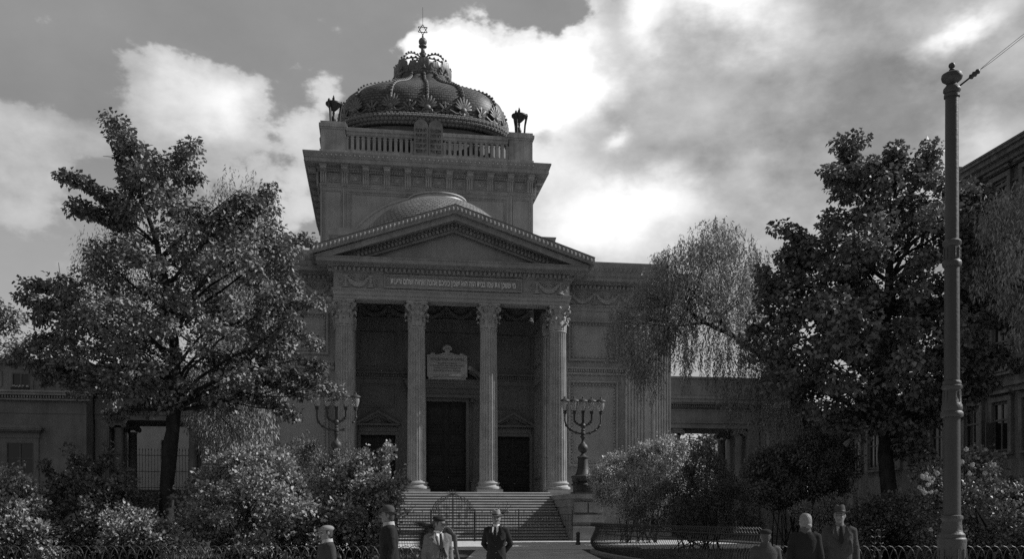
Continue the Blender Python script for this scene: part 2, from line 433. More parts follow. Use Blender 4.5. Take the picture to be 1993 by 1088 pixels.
def capital(mb, x, y, z0, z1, r, square=False):
    h = z1 - z0
    ang = [PI / 4 + k * PI / 2 for k in range(4)]
    mb.lathe([(r * 1.0, z0), (r * 1.08, z0 + .03), (r * 1.1, z0 + .08), (r * 1.0, z0 + .11), (r * .95, z0 + .14), (r * .97, z0 + h * .5), (r * 1.08, z0 + h * .75), (r * 1.28, z0 + h * .86), (r * .8, z0 + h * .87)], (x, y, 0), 24)
    for k in range(8):
        a = k * PI / 4
        acanthus(mb, T(x, y, z0 + .1) @ RZ(a) @ T(r * .97, 0, 0), h * .33, r * .66, .22)
        acanthus(mb, T(x, y, z0 + .16) @ RZ(a + PI / 8) @ T(r * .99, 0, 0), h * .52, r * .7, .30)
    for a in ang:                                     # corner volutes with stems
        M = T(x, y, 0) @ RZ(a)
        e = r * 1.62
        st = [M @ Vector(p) for p in ((r * .98, .0, z0 + h * .5), (r * 1.1, 0, z0 + h * .64), (r * 1.32, 0, z0 + h * .77), (e, 0, z0 + h * .85))]
        mb.tube(st, [.05, .055, .055, .05], 6)
        for s in (-1, 1):
            sp = [M @ Vector((e - .03 + p[0], s * .045, z0 + h * .765 + p[2])) for p in spiral((0, 0, 0), .15, 1.4, -1, PI * .5, 14)]
            mb.tube(sp, [.045 * (1 - .6 * i / 14) for i in range(15)], 5)
        acanthus(mb, T(x, y, z0 + h * .42) @ RZ(a) @ T(r * 1.05, 0, 0), h * .3, r * .5, .28)
    for k in range(4):                                # inner helices and flower
        M = T(x, y, 0) @ RZ(k * PI / 2)
        for s in (-1, 1):
            sp = [M @ Vector((r * 1.12, s * (.13) + s * p[0], z0 + h * .72 + p[2])) for p in spiral((0, 0, 0), .1, 1.2, 1, 0, 10)]
            mb.tube(sp, .025, 4)
        mb.ell(tuple(M @ Vector((r * 1.32, 0, z0 + h * .91))), (.1, .1, .1), 7, 5)
    b = r * 1.62 * .99                                # abacus with hollow sides
    pl = []
    for k in range(4):
        a0 = PI / 4 + k * PI / 2
        c0 = Vector((math.cos(a0 - .06), math.sin(a0 - .06))) * b * 1.08; c1 = Vector((math.cos(a0 + .06), math.sin(a0 + .06))) * b * 1.08
        nx = Vector((math.cos(a0 + PI / 2 - .06), math.sin(a0 + PI / 2 - .06))) * b * 1.08
        pl += [c0, c1]
        for t in (.2, .4, .6, .8):
            q = c1.lerp(nx, t); q *= 1 - .13 * math.sin(PI * t); pl.append(q)
    n = len(pl)
    for (za, zb, k) in ((z0 + h * .87, z0 + h * .93, .94), (z0 + h * .93, z1, 1.0)):
        vs = [(x + q.x * k, y + q.y * k, za) for q in pl] + [(x + q.x * k, y + q.y * k, zb - (.004 if k < 1 else 0)) for q in pl]
        mb.add(vs, [tuple(range(n - 1, -1, -1)), tuple(range(n, 2 * n))] + [(i, (i + 1) % n, (i + 1) % n + n, i + n) for i in range(n)])
def garland(mb, M, w, h, swag=True, ends=(True, True)):
    # candelabrum, swag of fruit, scrolls; local x across, z up, front is -y
    def stand(x):
        mb.put(MB().lathe([(.2, 0), (.2, .05), (.12, .09), (.16, .2), (.07, .28), (.05, .45), (.1, .5), (.06, .56), (.05, .72), (.13, .8), (.16, .86), (.05, .88)], n=8), M @ T(x, 0, 0) @ Matrix.Diagonal((1.25, .8, h, 1)))
    if ends[0]: stand(0)
    if ends[1]: stand(w)
    n = 16; pts = []
    for i in range(n + 1):
        t = i / n; pts.append(Vector((w * (.06 + .88 * t), -.05, h * (.8 - .62 * math.sin(PI * t) ** .8))))
    for i in range(1, n):
        t = i / n; r = .09 + .1 * math.sin(PI * t)
        mb.ell(tuple(M @ pts[i]), (r, .07, r * .9), 6, 4)
        mb.ell(tuple(M @ (pts[i] + Vector((random.uniform(-.03, .03), -.04, random.uniform(-.05, .05))))), (r * .6, .06, r * .6), 5, 4)
    mb.tube([M @ p for p in pts], .035, 5)
    for s, x in ((1, 0), (-1, w)):
        st = [M @ Vector((x + s * p[0], -.03, p[2])) for p in ([(0.05, 0, h * .62)] + spiral((.22, 0, h * .72), .14, 1.1, -1, PI * .9, 10))]
        mb.tube(st, .04, 5)
        st = [M @ Vector((x + s * p[0], -.03, p[2])) for p in spiral((.3, 0, h * .5), .1, 1.0, 1, PI * .6, 8)]
        mb.tube(st, .034, 4)
    for s in (-.2, .2):
        st = [M @ Vector((w / 2 + s * w * .9 + (p[0] if s > 0 else -p[0]), -.03, p[2])) for p in spiral((0, 0, h * .72), .15, 1.2, 1, PI, 10)]
        mb.tube(st, .036, 4)
def dentils(mb, a, b, z0, z1, o0, o1, w, gap):        # plan points a -> b, outward right
    a = Vector(a); b = Vector(b); d = b - a; L = d.length; d.normalize(); n = Vector((d.y, -d.x))
    k = max(1, int(L / (w + gap))); st = L / k
    for i in range(k):
        c = a + d * (st * (i + .5)); Mx = Matrix(((d.x, n.x, 0, c.x), (d.y, n.y, 0, c.y), (0, 0, 1, 0), (0, 0, 0, 1)))
        mb.xbox(Mx, -w / 2, w / 2, o0, o1, z0, z1)
def eggs(mb, a, b, z, o, st, r):
    a = Vector(a); b = Vector(b); d = b - a; L = d.length; d.normalize(); n = Vector((d.y, -d.x)); k = max(1, int(L / st))
    for i in range(k):
        c = a + d * (L / k * (i + .5)) + n * o
        mb.ell((c.x, c.y, z), (r * .8, r * .8, r), 6, 4)
def frame(mb, u0, u1, z0, z1, v, w=.14, d=.05, inner=True):   # raised panel moulding on a wall whose face is y=v
    for k, (ww, dd, off) in enumerate(((w, d, 0), (w * .35, d * 1.7, w * .3))):
        a0, a1, b0, b1 = u0 + off, u1 - off, z0 + off, z1 - off
        mb.box(a0, a1, v - dd, v + .03 + k * .01, b0, b0 + ww); mb.box(a0, a1, v - dd, v + .03 + k * .01, b1 - ww, b1)
        mb.box(a0, a0 + ww, v - dd, v + .03 + k * .01, b0 + ww, b1 - ww); mb.box(a1 - ww, a1, v - dd, v + .03 + k * .01, b0 + ww, b1 - ww)
def beads(mb, u0, u1, z0, z1, v, st=.16, r=.045):
    n = int((u1 - u0) / st)
    for i in range(n):
        u = u0 + (i + .5) * (u1 - u0) / n
        for z in (z0, z1): mb.ell((u, v, z), (r, r, r), 5, 4)
    n = int((z1 - z0) / st)
    for i in range(n):
        z = z0 + (i + .5) * (z1 - z0) / n
        for u in (u0, u1): mb.ell((u, v, z), (r, r, r), 5, 4)

# platform and steps
b = MB(); b.box(-6.15, 6.15, -1.2, 5.5, G0 - .3, ZP); b.build('portico_floor', STEP, SY)
b = MB(); ns = 17; hs = (ZP - G0) / ns
for i in range(1, ns):
    b.box(-6.17, 6.17, -1.2 - .345 * i, -1.2 - .345 * (i - 1), G0 - .3, ZP - hs * i)
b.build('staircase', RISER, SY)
b = MB()
for i in range(0, ns):                                # rounded nosings, kept paler than the shade-darkened risers so their lit lines show
    y = -1.2 - .345 * i; z = ZP - hs * i + .001
    A = [(x, y + dy, z + dz) for x in (-6.165, 6.165) for dy, dz in ((.3, 0), (0, 0), (-.025, -.012), (-.045, -.04), (-.045, -.062), (0, -.062))]
    b.add(A, [(k, k + 1, k + 7, k + 6) for k in range(5)] + [(5, 4, 3, 2, 1), (7, 8, 9, 10, 11)])
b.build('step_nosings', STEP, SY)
for s in (-1, 1):
    b = MB(); x0, x1 = (6.2, 8.2)
    def bx(a, c, *r): b.box(min(s * a, s * c), max(s * a, s * c), *r)
    zt = 2.93
    bx(x0 - .04, x1 + .04, -7.45, -.7, zt - .27, zt)
    bx(x0 + .02, x1 - .12, -7.3, -.7, 2.2, zt - .27)
    bx(x0 + .02, x1 + .0, -7.38, -.7, G0 - .3, .95)
    bx(x0 - .0, x1 + .06, -7.48, -6.0, .95, 1.05)
    bx(x0 + .08, x1 - .1, -7.26, -.7, 1.05, 2.2)
    for (a, c, d, e) in ((.2, .98, 1.85, 2.45), (1.06, 1.82, 1.85, 2.45), (.12, 1.86, 1.28, 1.72)):
        bx(x0 + a, x0 + c, -7.42, -7.2, d, e)
    for z in (1.28, 1.85): bx(x1 - .14, x1 + .02, -7.3, -.8, z, z + .45)
    b.build('stair_pedestal', PEDM, SY)

# portico columns
for i, u in enumerate((-6.91, -2.33, 2.33, 6.91)):
    b = MB(); column(b, u, 0, ZP + .73, 13.66, .60, .53); c = b.build('column', STONE_L, SY, smooth=True)
    b = MB(); attic_base(b, u, 0, ZP, .60); b.build('column_base', STONE_L, c, smooth=True)
    b = MB(); capital(b, u, 0, 13.64, 15.34, .53); b.build('capital', STONE_L, c, smooth=True)
for s in (-1, 1):
    b = MB(); b.box(min(s * 6.16, s * 7.75), max(s * 6.16, s * 7.75), -.88, 1.79, G0 - .3, ZP - .003); b.build('column_footing', STONE, SY)

def fluted_pilaster(name, u0, u1, v, zb, zt, cap_h=1.7, proj=.16):
    b = MB(); w = u1 - u0; b.box(u0, u1, v - proj, v + .05, zb, zt - cap_h)
    nf = 6; rib = w / (nf * 2 + 1) * 1.05; st = (w - rib) / nf
    for i in range(nf + 1): b.box(u0 + i * st, u0 + i * st + rib, v - proj - .07, v - proj, zb + .8, zt - cap_h)
    b.box(u0 - .12, u1 + .12, v - proj - .18, v + .04, zb, zb + .3)
    for (zz, e) in ((.3, .16), (.42, .1), (.54, .07), (.62, .12), (.7, .04)): b.box(u0 - e, u1 + e, v - proj - e - .03, v + .035, zb + zz, zb + zz + .1)
    o = b.build(name, STONE_L, SY)
    c = MB(); h = cap_h; z0 = zt - h
    c.box(u0 - .02, u1 + .02, v - proj - .1, v + .03, z0, z0 + .09)
    c.box(u0 + .03, u1 - .03, v - proj - .02, v + .03, z0 + .09, zt - .2)
    for k in range(3): acanthus(c, T(u0 + w * (k + .5) / 3, v - proj - .02, z0 + .1) @ RZ(-PI / 2), h * .34, w * .32, .22)
    for k in range(4): acanthus(c, T(u0 + w * k / 3, v - proj - .03, z0 + .14) @ RZ(-PI / 2), h * .55, w * .32, .26)
    for s, x in ((-1, u0 - .02), (1, u1 + .02)):
        c.tube([(x - s * .3, v - proj - .05, z0 + h * .5), (x - s * .15, v - proj - .12, z0 + h * .68), (x, v - proj - .16, z0 + h * .8)], .05, 5)
        c.tube([(x + p[0] * s, v - proj - .18, z0 + h * .76 + p[2]) for p in spiral((0, 0, 0), .15, 1.3, 1, 0, 12)], .04, 5)
    c.ell(((u0 + u1) / 2, v - proj - .22, zt - .13), (.12, .1, .12), 7, 5)
    c.box(u0 - .22, u1 + .22, v - proj - .22, v + .02, zt - .2, zt - .004)
    c.build('capital', STONE_L, o)
    return o

# wing walls: the flanks of the front, behind the column line
VW = 1.8
for s in (-1, 1):
    b = MB()
    def bx(a, c, *r): b.box(min(s * a, s * c), max(s * a, s * c), *r)
    bx(6.25, 13.42, VW, 8, G0 - .3, 15.36)
    bx(13.42, 15.88, 4.0, 20, G0 - .3, 15.36)
    bx(6.25, 13.5, VW - .1, VW + .02, G0 - .3, 2.3); bx(6.25, 13.46, VW - .06, VW + .02, 2.3, 2.45)
    bx(13.5, 15.95, 3.9, 4.02, G0 - .3, 2.3)
    bx(7.6, 11.9, VW - .14, VW + .02, 11.25, 11.4); bx(7.6, 11.9, VW - .2, VW + .02, 11.62, 11.75); bx(7.6, 11.9, VW - .08, VW + .02, 11.4, 11.62)
    bx(13.42, 14.6, 3.86, 4.02, 11.25, 11.75)
    for k in range(26): b.box(*(sorted((s * (7.7 + k * .16), s * (7.7 + k * .16 + .09)))), VW - .18, VW, 11.45, 11.6)
    for (z0, z1) in ((12.15, 14.95), (5.0, 10.85)):
        a, c = sorted((s * 7.95, s * 11.45)); frame(b, a, c, z0, z1, VW, .18, .13); beads(b, a + .27, c - .27, z0 + .27, z1 - .27, VW - .1, .22, .075)
    a, c = sorted((s * 13.6, s * 14.45))
    frame(b, a, c, 5.0, 10.8, 4.0, .1, .05); frame(b, a, c, 12.2, 14.9, 4.0, .1, .05)
    b.build('wing_wall', STONE, SY)
    for (a, c, v) in ((6.33, 7.5, VW), (11.93, 13.38, VW), (14.62, 15.86, 4.0)):
        a, c = sorted((s * a, s * c)); fluted_pilaster('pilaster', a, c, v, 2.46, 15.34)
# recess behind the columns
b = MB(); V5 = 5.5
b.box(-6.25, 6.25, V5 + .5, 8, ZP - .1, 16.6)
op = [(-5.95, -3.55, 7.3), (-1.42, 1.42, 9.75), (3.55, 5.95, 7.3)]
edges = [-6.25] + [e for o in op for e in o[:2]] + [6.25]
for i in range(0, len(edges), 2): b.box(edges[i], edges[i + 1], V5, V5 + .5, ZP - .1, 16.6)
for (a, c, z) in op: b.box(a, c, V5, V5 + .5, z, 16.6)
b.box(-6.25, 6.25, V5 - .08, V5, 15.3, 15.42); b.box(-6.25, 6.25, V5 - .14, V5, 15.42, 15.5)
b.box(-6.25, 6.25, V5 - .1, V5, 11.25, 11.35); b.box(-6.25, 6.25, V5 - .16, V5, 11.6, 11.72)
for k in range(76):
    if abs(-6.2 + k * .165) > 2.9: b.box(-6.2 + k * .165, -6.11 + k * .165, V5 - .13, V5, 11.38, 11.55)
for (a, c, z0, z1) in ((-6.0, -3.45, 11.95, 14.5), (3.45, 6.0, 11.95, 14.5), (-3.05, 3.05, 11.95, 14.55), (-5.95, -3.5, 9.2, 10.85), (3.5, 5.95, 9.2, 10.85)):
    frame(b, a, c, z0, z1, V5, .14, .05)
for s in (-1, 1):                                     # panels on the recess returns
    for (z0, z1) in ((12, 14.6), (4.2, 10.8)):
        for (y0, y1, za, zb) in ((2.3, 5.1, z0, z0 + .12), (2.3, 5.1, z1 - .12, z1), (2.3, 2.42, z0 + .12, z1 - .12), (4.98, 5.1, z0 + .12, z1 - .12)):
            b.box(*(sorted((s * 6.19, s * 6.26))), y0, y1, za, zb)
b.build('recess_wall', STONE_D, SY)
b = MB()
for k in range(6): garland(b, T(-6.0 + k * 2.0, V5 - .05, 15.52), 2.0, .95, ends=(True, k == 5))
b.build('recess_garland', STONE_D, SY)
b = MB(); b.box(-7.4, 7.4, .62, VW - .01, 16.75, 17.0); b.box(-6.25, 6.25, VW - .01, V5 + .5, 16.6, 17.0)
for k in range(-2, 3):
    b.box(k * 2.4 - .15, k * 2.4 + .15, .62, V5 - .01, 16.5, 16.6)
for y in (1.9, 3.6): b.box(-6.2, 6.2, y, y + .28, 16.46, 16.6)
b.build('portico_ceiling', STONE_D, SY)

# doors
def door(u0, u1, z0, z1, v, rows):
    b = MB(); mid = (u0 + u1) / 2
    b.box(u0, mid - .015, v, v + .09, z0, z1); b.box(mid + .015, u1, v, v + .09, z0, z1); b.box(mid - .05, mid + .05, v - .04, v + .02, z0, z1)
    o = b.build('door', WOOD, SY)
    p = MB(); H = z1 - z0
    for (a, c) in ((u0, mid - .04), (mid + .04, u1)):
        for (t0, t1) in rows:
            za, zb = z0 + H * t0, z0 + H * t1
            frame(p, a + .12, c - .1, za, zb, v, .07, .04)
            if zb - za > .5: p.box(a + .3, c - .28, v - .045, v + .02, za + .2, zb - .2)
    p.build('door_panelling', WOOD, o)
    k = MB(); k.ell((mid + .16, v - .07, z0 + H * .17 + .1), (.04, .05, .04)); k.tube([(mid + .16, v + .01, z0 + H * .17 + .1), (mid + .16, v - .06, z0 + H * .17 + .1)], .015)
    k.build('door_knob', LEAD, o)
door(-1.4, 1.4, ZP, 9.73, V5 + .32, ((.02, .07), (.09, .21), (.23, .28), (.3, .44), (.46, .51), (.53, .66), (.68, .73), (.75, .96)))
for s in (-1, 1): door(s * 4.75 - 1.18, s * 4.75 + 1.18, ZP, 7.28, V5 + .32, ((.02, .1), (.13, .36), (.4, .5), (.54, .84), (.87, .97)))
# central door case
b = MB()
for s in (-1, 1):
    def bx(a, c, *r): b.box(min(s * a, s * c), max(s * a, s * c), *r)
    bx(1.4, 1.6, V5 - .12, V5 + .3, ZP, 9.93)
b.box(-1.4, 1.4, V5 - .12, V5 + .3, 9.73, 9.93)
b.box(-2.75, 2.75, V5 - .5, V5 + .02, 9.95, 10.15)
b.box(-2.7, 2.7, V5 - .42, V5 + .02, 10.15, 10.62); b.box(-2.8, 2.8, V5 - .56, V5 + .02, 10.62, 10.74)
b.box(-2.95, 2.95, V5 - .75, V5 + .02, 10.9, 11.08); b.box(-3.05, 3.05, V5 - .85, V5 + .02, 11.08, 11.16); b.box(-2.85, 2.85, V5 - .62, V5 + .02, 10.74, 10.9)
for k in range(44):
    for j in range(2): b.ell((-2.62 + k * .1219 + j * .06, V5 - .44, 10.27 + j * .2), (.05, .03, .08), 5, 4)
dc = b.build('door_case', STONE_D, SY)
b = MB()                                              # segmental pediment, broken by the plaque
for (r0, r1, v0) in ((3.35, 3.62, V5 - .8), (3.2, 3.35, V5 - .55)):
    zc = 11.16 + 1.35 - 3.62
    for s in (-1, 1):
        a0, a1 = (math.asin(1.55 / r1), math.acos((11.17 - zc) / r1)); n = 12; pl = []
        for i in range(n + 1):
            a = a0 + (a1 - a0) * i / n; pl.append((s * r1 * math.sin(a), zc + r1 * math.cos(a)))
        for i in range(n, -1, -1):
            a = a0 + (a1 - a0) * i / n; pl.append((s * r0 * math.sin(a), max(11.165, zc + r0 * math.cos(a))))
        b.prism(pl, v0, V5 + .02)
b.build('segmental_pediment', STONE_D, dc)
for s in (-1, 1):
    b = MB(); column(b, s * 2.1, V5 - .22, ZP + 1.15, 9.2, .26, .23, 14); b.lathe([(.36, ZP + .95), (.38, ZP + 1.03), (.3, ZP + 1.1), (.28, ZP + 1.16)], (s * 2.1, V5 - .22, 0), 16)
    b.box(s * 2.1 - .45, s * 2.1 + .45, V5 - .6, V5 + .02, ZP, ZP + .12); b.box(s * 2.1 - .38, s * 2.1 + .38, V5 - .54, V5 + .015, ZP + .12, ZP + .85); b.box(s * 2.1 - .44, s * 2.1 + .44, V5 - .6, V5 + .02, ZP + .85, ZP + .95)
    capital(b, s * 2.1, V5 - .22, 9.2, 9.94, .24)
    b.build('door_case_column', STONE_D, dc, smooth=True)
# side door cases
for s in (-1, 1):
    c = s * 4.75; b = MB()
    b.box(c - 1.4, c - 1.2, V5 - .1, V5 + .3, ZP, 7.5); b.box(c + 1.2, c + 1.4, V5 - .1, V5 + .3, ZP, 7.5); b.box(c - 1.2, c + 1.2, V5 - .1, V5 + .3, 7.3, 7.5)
    b.box(c - 1.32, c + 1.32, V5 - .12, V5 + .02, 7.52, 7.85); b.box(c - 1.5, c + 1.5, V5 - .38, V5 + .02, 7.95, 8.08)
    for k in range(18): b.box(c - 1.3 + k * .148, c - 1.22 + k * .148, V5 - .2, V5, 7.85, 7.94)
    b.prism([(c - 1.62, 8.08), (c, 9.0), (c + 1.62, 8.08), (c + 1.3, 8.085), (c, 8.82), (c - 1.3, 8.085)], V5 - .42, V5 + .02)
    b.prism([(c - 1.3, 8.09), (c, 8.81), (c + 1.3, 8.09), (c + 1.0, 8.095), (c, 8.62), (c - 1.0, 8.095)], V5 - .22, V5 + .02)
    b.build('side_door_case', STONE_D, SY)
# plaque over the door
b = MB(); PV = V5 - 1.05
b.box(-1.4, 1.38, PV, PV + .14, 11.42, 12.82); b.box(-1.42, 1.4, PV - .03, PV + .1, 11.36, 11.42); b.ell((-1.15, PV + .05, 11.36), (.25, .08, .12), 10, 6); b.ell((1.13, PV + .05, 11.36), (.25, .08, .08), 10, 6)
b.prism([(-1.3, 12.82), (-1.1, 12.9), (-.9, 12.84), (-.5, 12.9), (-.3, 13.0), (.3, 13.0), (.5, 12.9), (.9, 12.84), (1.1, 12.9), (1.3, 12.82)], PV + .02, PV + .12)
for k in range(7):
    a = -1.2 + k * .4; b.ell((.27 * math.sin(a), PV + .04, 13.18 + .27 * math.cos(a)), (.085, .05, .12), 8, 5)
b.ell((0, PV + .03, 13.14), (.2, .06, .2), 10, 6)
for s in (-1, 1): b.ell((s * 1.0, PV + .05, 12.9), (.17, .06, .09), 10, 6)
b.box(-1.3, 1.3, PV + .14, V5 - .5, 11.16, 11.4)
pq = b.build('inscribed_plaque', PLAQUE, SY); pq['label'] = 'pale marble plaque with dark capitals and a shell crest over the main door'
for (tx, sz, z, wd) in (('BOGU JEDYNEMU NA CHWA\u0141\u0118', .24, 12.52, 2.3), ('WZNIESIONA W WARSZAWIE', .13, 12.24, 1.35), ('W ROKU OD STWORZENIA \u015aWIATA PI\u0118\u0106 TYSI\u0118CY', .13, 12.08, 2.4), ('Z OFIAR I STARANIEM WYZNAWC\u00d3W', .13, 11.91, 1.85), ('DOM MODLITWY I POKOJU', .17, 11.72, 1.9)):
    text_mesh(tx, sz, .004, 'plaque_lettering', INK, pq, T(0, PV - .004, z), width=wd)

# entablature all round the front
PATH = [(-15.88, 20), (-15.88, 4.0), (-13.42, 4.0), (-13.42, VW), (-7.55, VW), (-7.55, -.62), (7.55, -.62), (7.55, VW), (13.42, VW), (13.42, 4.0), (15.88, 4.0), (15.88, 20)]
b = MB()
b.sweep(PATH, [(-1.2, 15.36), (0, 15.36), (0, 15.6), (.05, 15.6), (.05, 15.84), (.1, 15.86), (.1, 15.92), (.14, 15.95), (.14, 16.0), (-.02, 16.02), (-1.2, 16.02)])
ar = b.build('architrave', STONE, SY)
b = MB()
for i in range(1, len(PATH) - 2): eggs(b, PATH[i], PATH[i + 1], 15.89, .1, .14, .045)
b.build('bead_moulding', STONE_L, ar)
b = MB(); b.sweep(PATH, [(-1.2, 16.02), (0, 16.02), (0, 17.0), (-1.2, 17.0)]); fz = b.build('frieze', STONE, SY)
b = MB()
b.sweep(PATH, [(-1.2, 17.0), (.08, 17.0), (.12, 17.05), (.12, 17.3), (.3, 17.34), (.42, 17.42), (1.03, 17.42), (1.03, 17.66), (1.1, 17.7), (1.1, 17.74), (-1.2, 17.74)])
cn = b.build('cornice', CORN, SY)
b = MB()
for i in range(1, len(PATH) - 2):
    dentils(b, PATH[i], PATH[i + 1], 17.08, 17.27, .1, .32, .16, .12); eggs(b, PATH[i], PATH[i + 1], 17.37, .36, .28, .075)
b.build('dentils', STONE_L, cn)
SIMA = [(.9, 17.745), (1.12, 17.745), (1.2, 17.95), (1.4, 18.25), (1.46, 18.5), (1.46, 18.58), (.6, 18.62), (-1.2, 18.8), (-1.2, 17.745)]
for pth, (p, q) in (([(8.95, VW), (13.42, VW), (13.42, 4.0), (15.88, 4.0), (15.88, 20)], ((8.95, VW), (13.42, VW))), ([(-15.88, 20), (-15.88, 4.0), (-13.42, 4.0), (-13.42, VW), (-8.95, VW)], ((-13.42, VW), (-8.95, VW)))):
    b = MB(); b.sweep(pth, SIMA); eggs(b, p, q, 18.12, 1.28, .3, .13); b.build('gutter_moulding', CORN, SY)
for s in (-1, 1):
    b = MB()
    for k in range(4): b.box(*(sorted((s * (9.2 + k * 1.35), s * (9.2 + k * 1.35 + .9)))), VW - .8, VW - .7, 18.6, 18.72)
    b.build('snow_guard', ROOF, SY)
# frieze ornament: garlands, inscription panel
for s in (-1, 1):
    b = MB(); x0 = -7.45 if s < 0 else 4.75
    garland(b, T(x0 + .65, -.66, 16.06), 1.55, .88)
    for k, q in ((0, x0 + .3), (1, x0 + 2.55)):
        b.tube([(q + (p[0] if k else -p[0]), -.67, 16.55 + p[2]) for p in spiral((0, 0, 0), .2, 1.4, 1, PI, 14)], .035, 5)
        b.tube([(q + (p[0] if k else -p[0]), -.67, 16.25 + p[2]) for p in spiral((0, 0, 0), .12, 1.2, -1, PI, 10)], .028, 5)
    b.build('frieze_garland', STONE_L, fz)
    b = MB(); x0 = -13.3 if s < 0 else 7.75
    for k in range(3): garland(b, T(x0 + .35 + k * 1.72, VW - .04, 16.06), 1.72, .88, ends=(True, k == 2))
    b.build('frieze_garland', STONE_L, fz)
    b = MB(); garland(b, T(13.6 if s > 0 else -15.7, 4 - .04, 16.06), 1.9, .88); b.build('frieze_garland', STONE_L, fz)
b = MB(); frame(b, -4.42, 4.42, 16.06, 16.96, -.62, .11, .1); ip = b.build('inscription_panel', STONE_L, SY)
heb = '\u05de\u05d9 \u05e9\u05e9\u05db\u05df \u05d0\u05ea \u05e9\u05de\u05d5 \u05d1\u05d1\u05d9\u05ea \u05d4\u05d6\u05d4 \u05d4\u05d5\u05d0 \u05d9\u05e9\u05db\u05d9\u05df \u05d1\u05d9\u05e0\u05d9\u05db\u05dd \u05d0\u05d4\u05d1\u05d4 \u05d5\u05d0\u05d7\u05d5\u05d4 \u05d5\u05e9\u05dc\u05d5\u05dd \u05d5\u05e8\u05d9\u05e2\u05d5\u05ea'
text_mesh(heb[::-1], .52, .02, 'hebrew_inscription', LETT, ip, T(0, -.66, 16.52), width=8.0, offset=.012)

# pediment
K = .335
pd = MB(); pd.prism([(-6.9, 17.75), (0, 19.85), (6.9, 17.75)], -.5, .6); pd.prism([(-8.7, 17.76), (0, 21.1 - .05), (8.7, 17.76)], .6, 9.0)
pd = pd.build('pediment', STONE, SY)
b = MB()
b.prism([(-8.95, 17.74), (-8.95, 18.2), (0, 21.2), (8.95, 18.2), (8.95, 17.74), (0, 20.66)], -1.9, 1.2)
for s in (-1, 1):
    for k in range(34):
        t = (k + .5) / 34; u = s * 8.85 * t; z = 20.93 - K * abs(u)
        b.ell((u, -1.88, z), (.095, .09, .19), 7, 5); b.ell((u + .13, -1.88, z - .04), (.025, .06, .15), 4, 4)
b.build('raking_gutter', CORN, pd)
b = MB()
b.prism([(-8.72, 17.745), (0, 20.66), (8.72, 17.745), (7.6, 17.745), (0, 20.3), (-7.6, 17.745)], -1.66, .6)
b.prism([(-7.6, 17.75), (0, 20.3), (7.6, 17.75), (6.0, 17.75), (0, 19.76), (-6.0, 17.75)], -.86, .55)
for s in (-1, 1):
    for k in range(30):
        u = s * (.13 + k * .235); z = 20.02 - K * abs(u)
        if z < 17.95: continue
        M = T(u, 0, z) @ Matrix.Rotation(s * math.atan(K), 4, 'Y')
        b.xbox(M, -.075, .075, -1.06, -.84, -.1, .1)
        b.ell((u, -1.12, z + .2), (.07, .07, .07), 5, 4)
b.build('raking_cornice', CORN, pd)
b = MB(); b.prism([(-8.98, 18.22), (0, 21.225), (8.98, 18.22), (8.98, 18.205), (0, 21.205), (-8.98, 18.205)], -1.93, 9.0); b.build('pediment_roof', ROOF, pd)

# nave body, attic block and the small slate dome in front of the tower
b = MB(); b.box(-13.4, 13.4, 8, 62, 0, 17.3); b.prism([(-15.6, 18.7), (-15.6, 18.78), (-9, 19.2), (9, 19.2), (15.6, 18.78), (15.6, 18.7)], 5.6, 26); b.prism([(-13.4, 17.3), (0, 19), (13.4, 17.3)], 47.5, 62); b.build('nave', PLASTER, SY)
b = MB(); b.box(-7.9, 7.9, 8, 23, 17.6, 21.9); b.sweep([(-7.9, 23), (-7.9, 8), (7.9, 8), (7.9, 23)], [(-.1, 21.5), (.05, 21.5), (.1, 21.75), (.35, 21.8), (.35, 22.05), (.42, 22.3), (-.1, 22.32)])
b.box(-7.9, 7.9, 8.05, 23, 21.9, 22.31)
b.build('attic_block', STONE, SY)
def surf(rows, n, fn, m, name, parent, vscale=1, smooth=True):   # open surface of revolution-like rows with a unrolled UV map
    b = MB(); uv = []
    for j, t in enumerate(rows):
        for i in range(n + 1):
            x, y, z, uu, vv = fn(t, i / n); b.v.append((x, y, z)); uv.append((uu, vv))
    for j in range(len(rows) - 1):
        for i in range(n): b.f.append((j * (n + 1) + i, j * (n + 1) + i + 1, (j + 1) * (n + 1) + i + 1, (j + 1) * (n + 1) + i))
    b.uv = uv
    return b.build(name, m, parent, smooth='all' if smooth else False)
def f(t, s):
    a = 2 * PI * s; e = t * PI / 2; return (7 * math.cos(e) * math.cos(a), 15.2 + 7 * math.cos(e) * math.sin(a), 20.15 + 7 * math.sin(e), a * 7 * .8, e * 7)
SDZ=-.4
sd = surf([.12 + .7 * k / 10 for k in range(11)], 64, f, SLATE2, 'front_dome', SY)
b = MB(); b.lathe([(2.5, 26.85), (2.55, 27.0), (2.3, 27.1), (2.25, 27.35), (2.38, 27.42), (2.38, 27.5), (2.1, 27.55), (0, 28.0)], (0, 15.2, -.4), 40); b.lathe([(7.3, 22.3), (7.3, 22.6), (7.15, 22.7), (6.9, 22.75)], (0, 15.2, 0), 48)
b.build('dome_lantern', LEAD, sd, smooth=True)

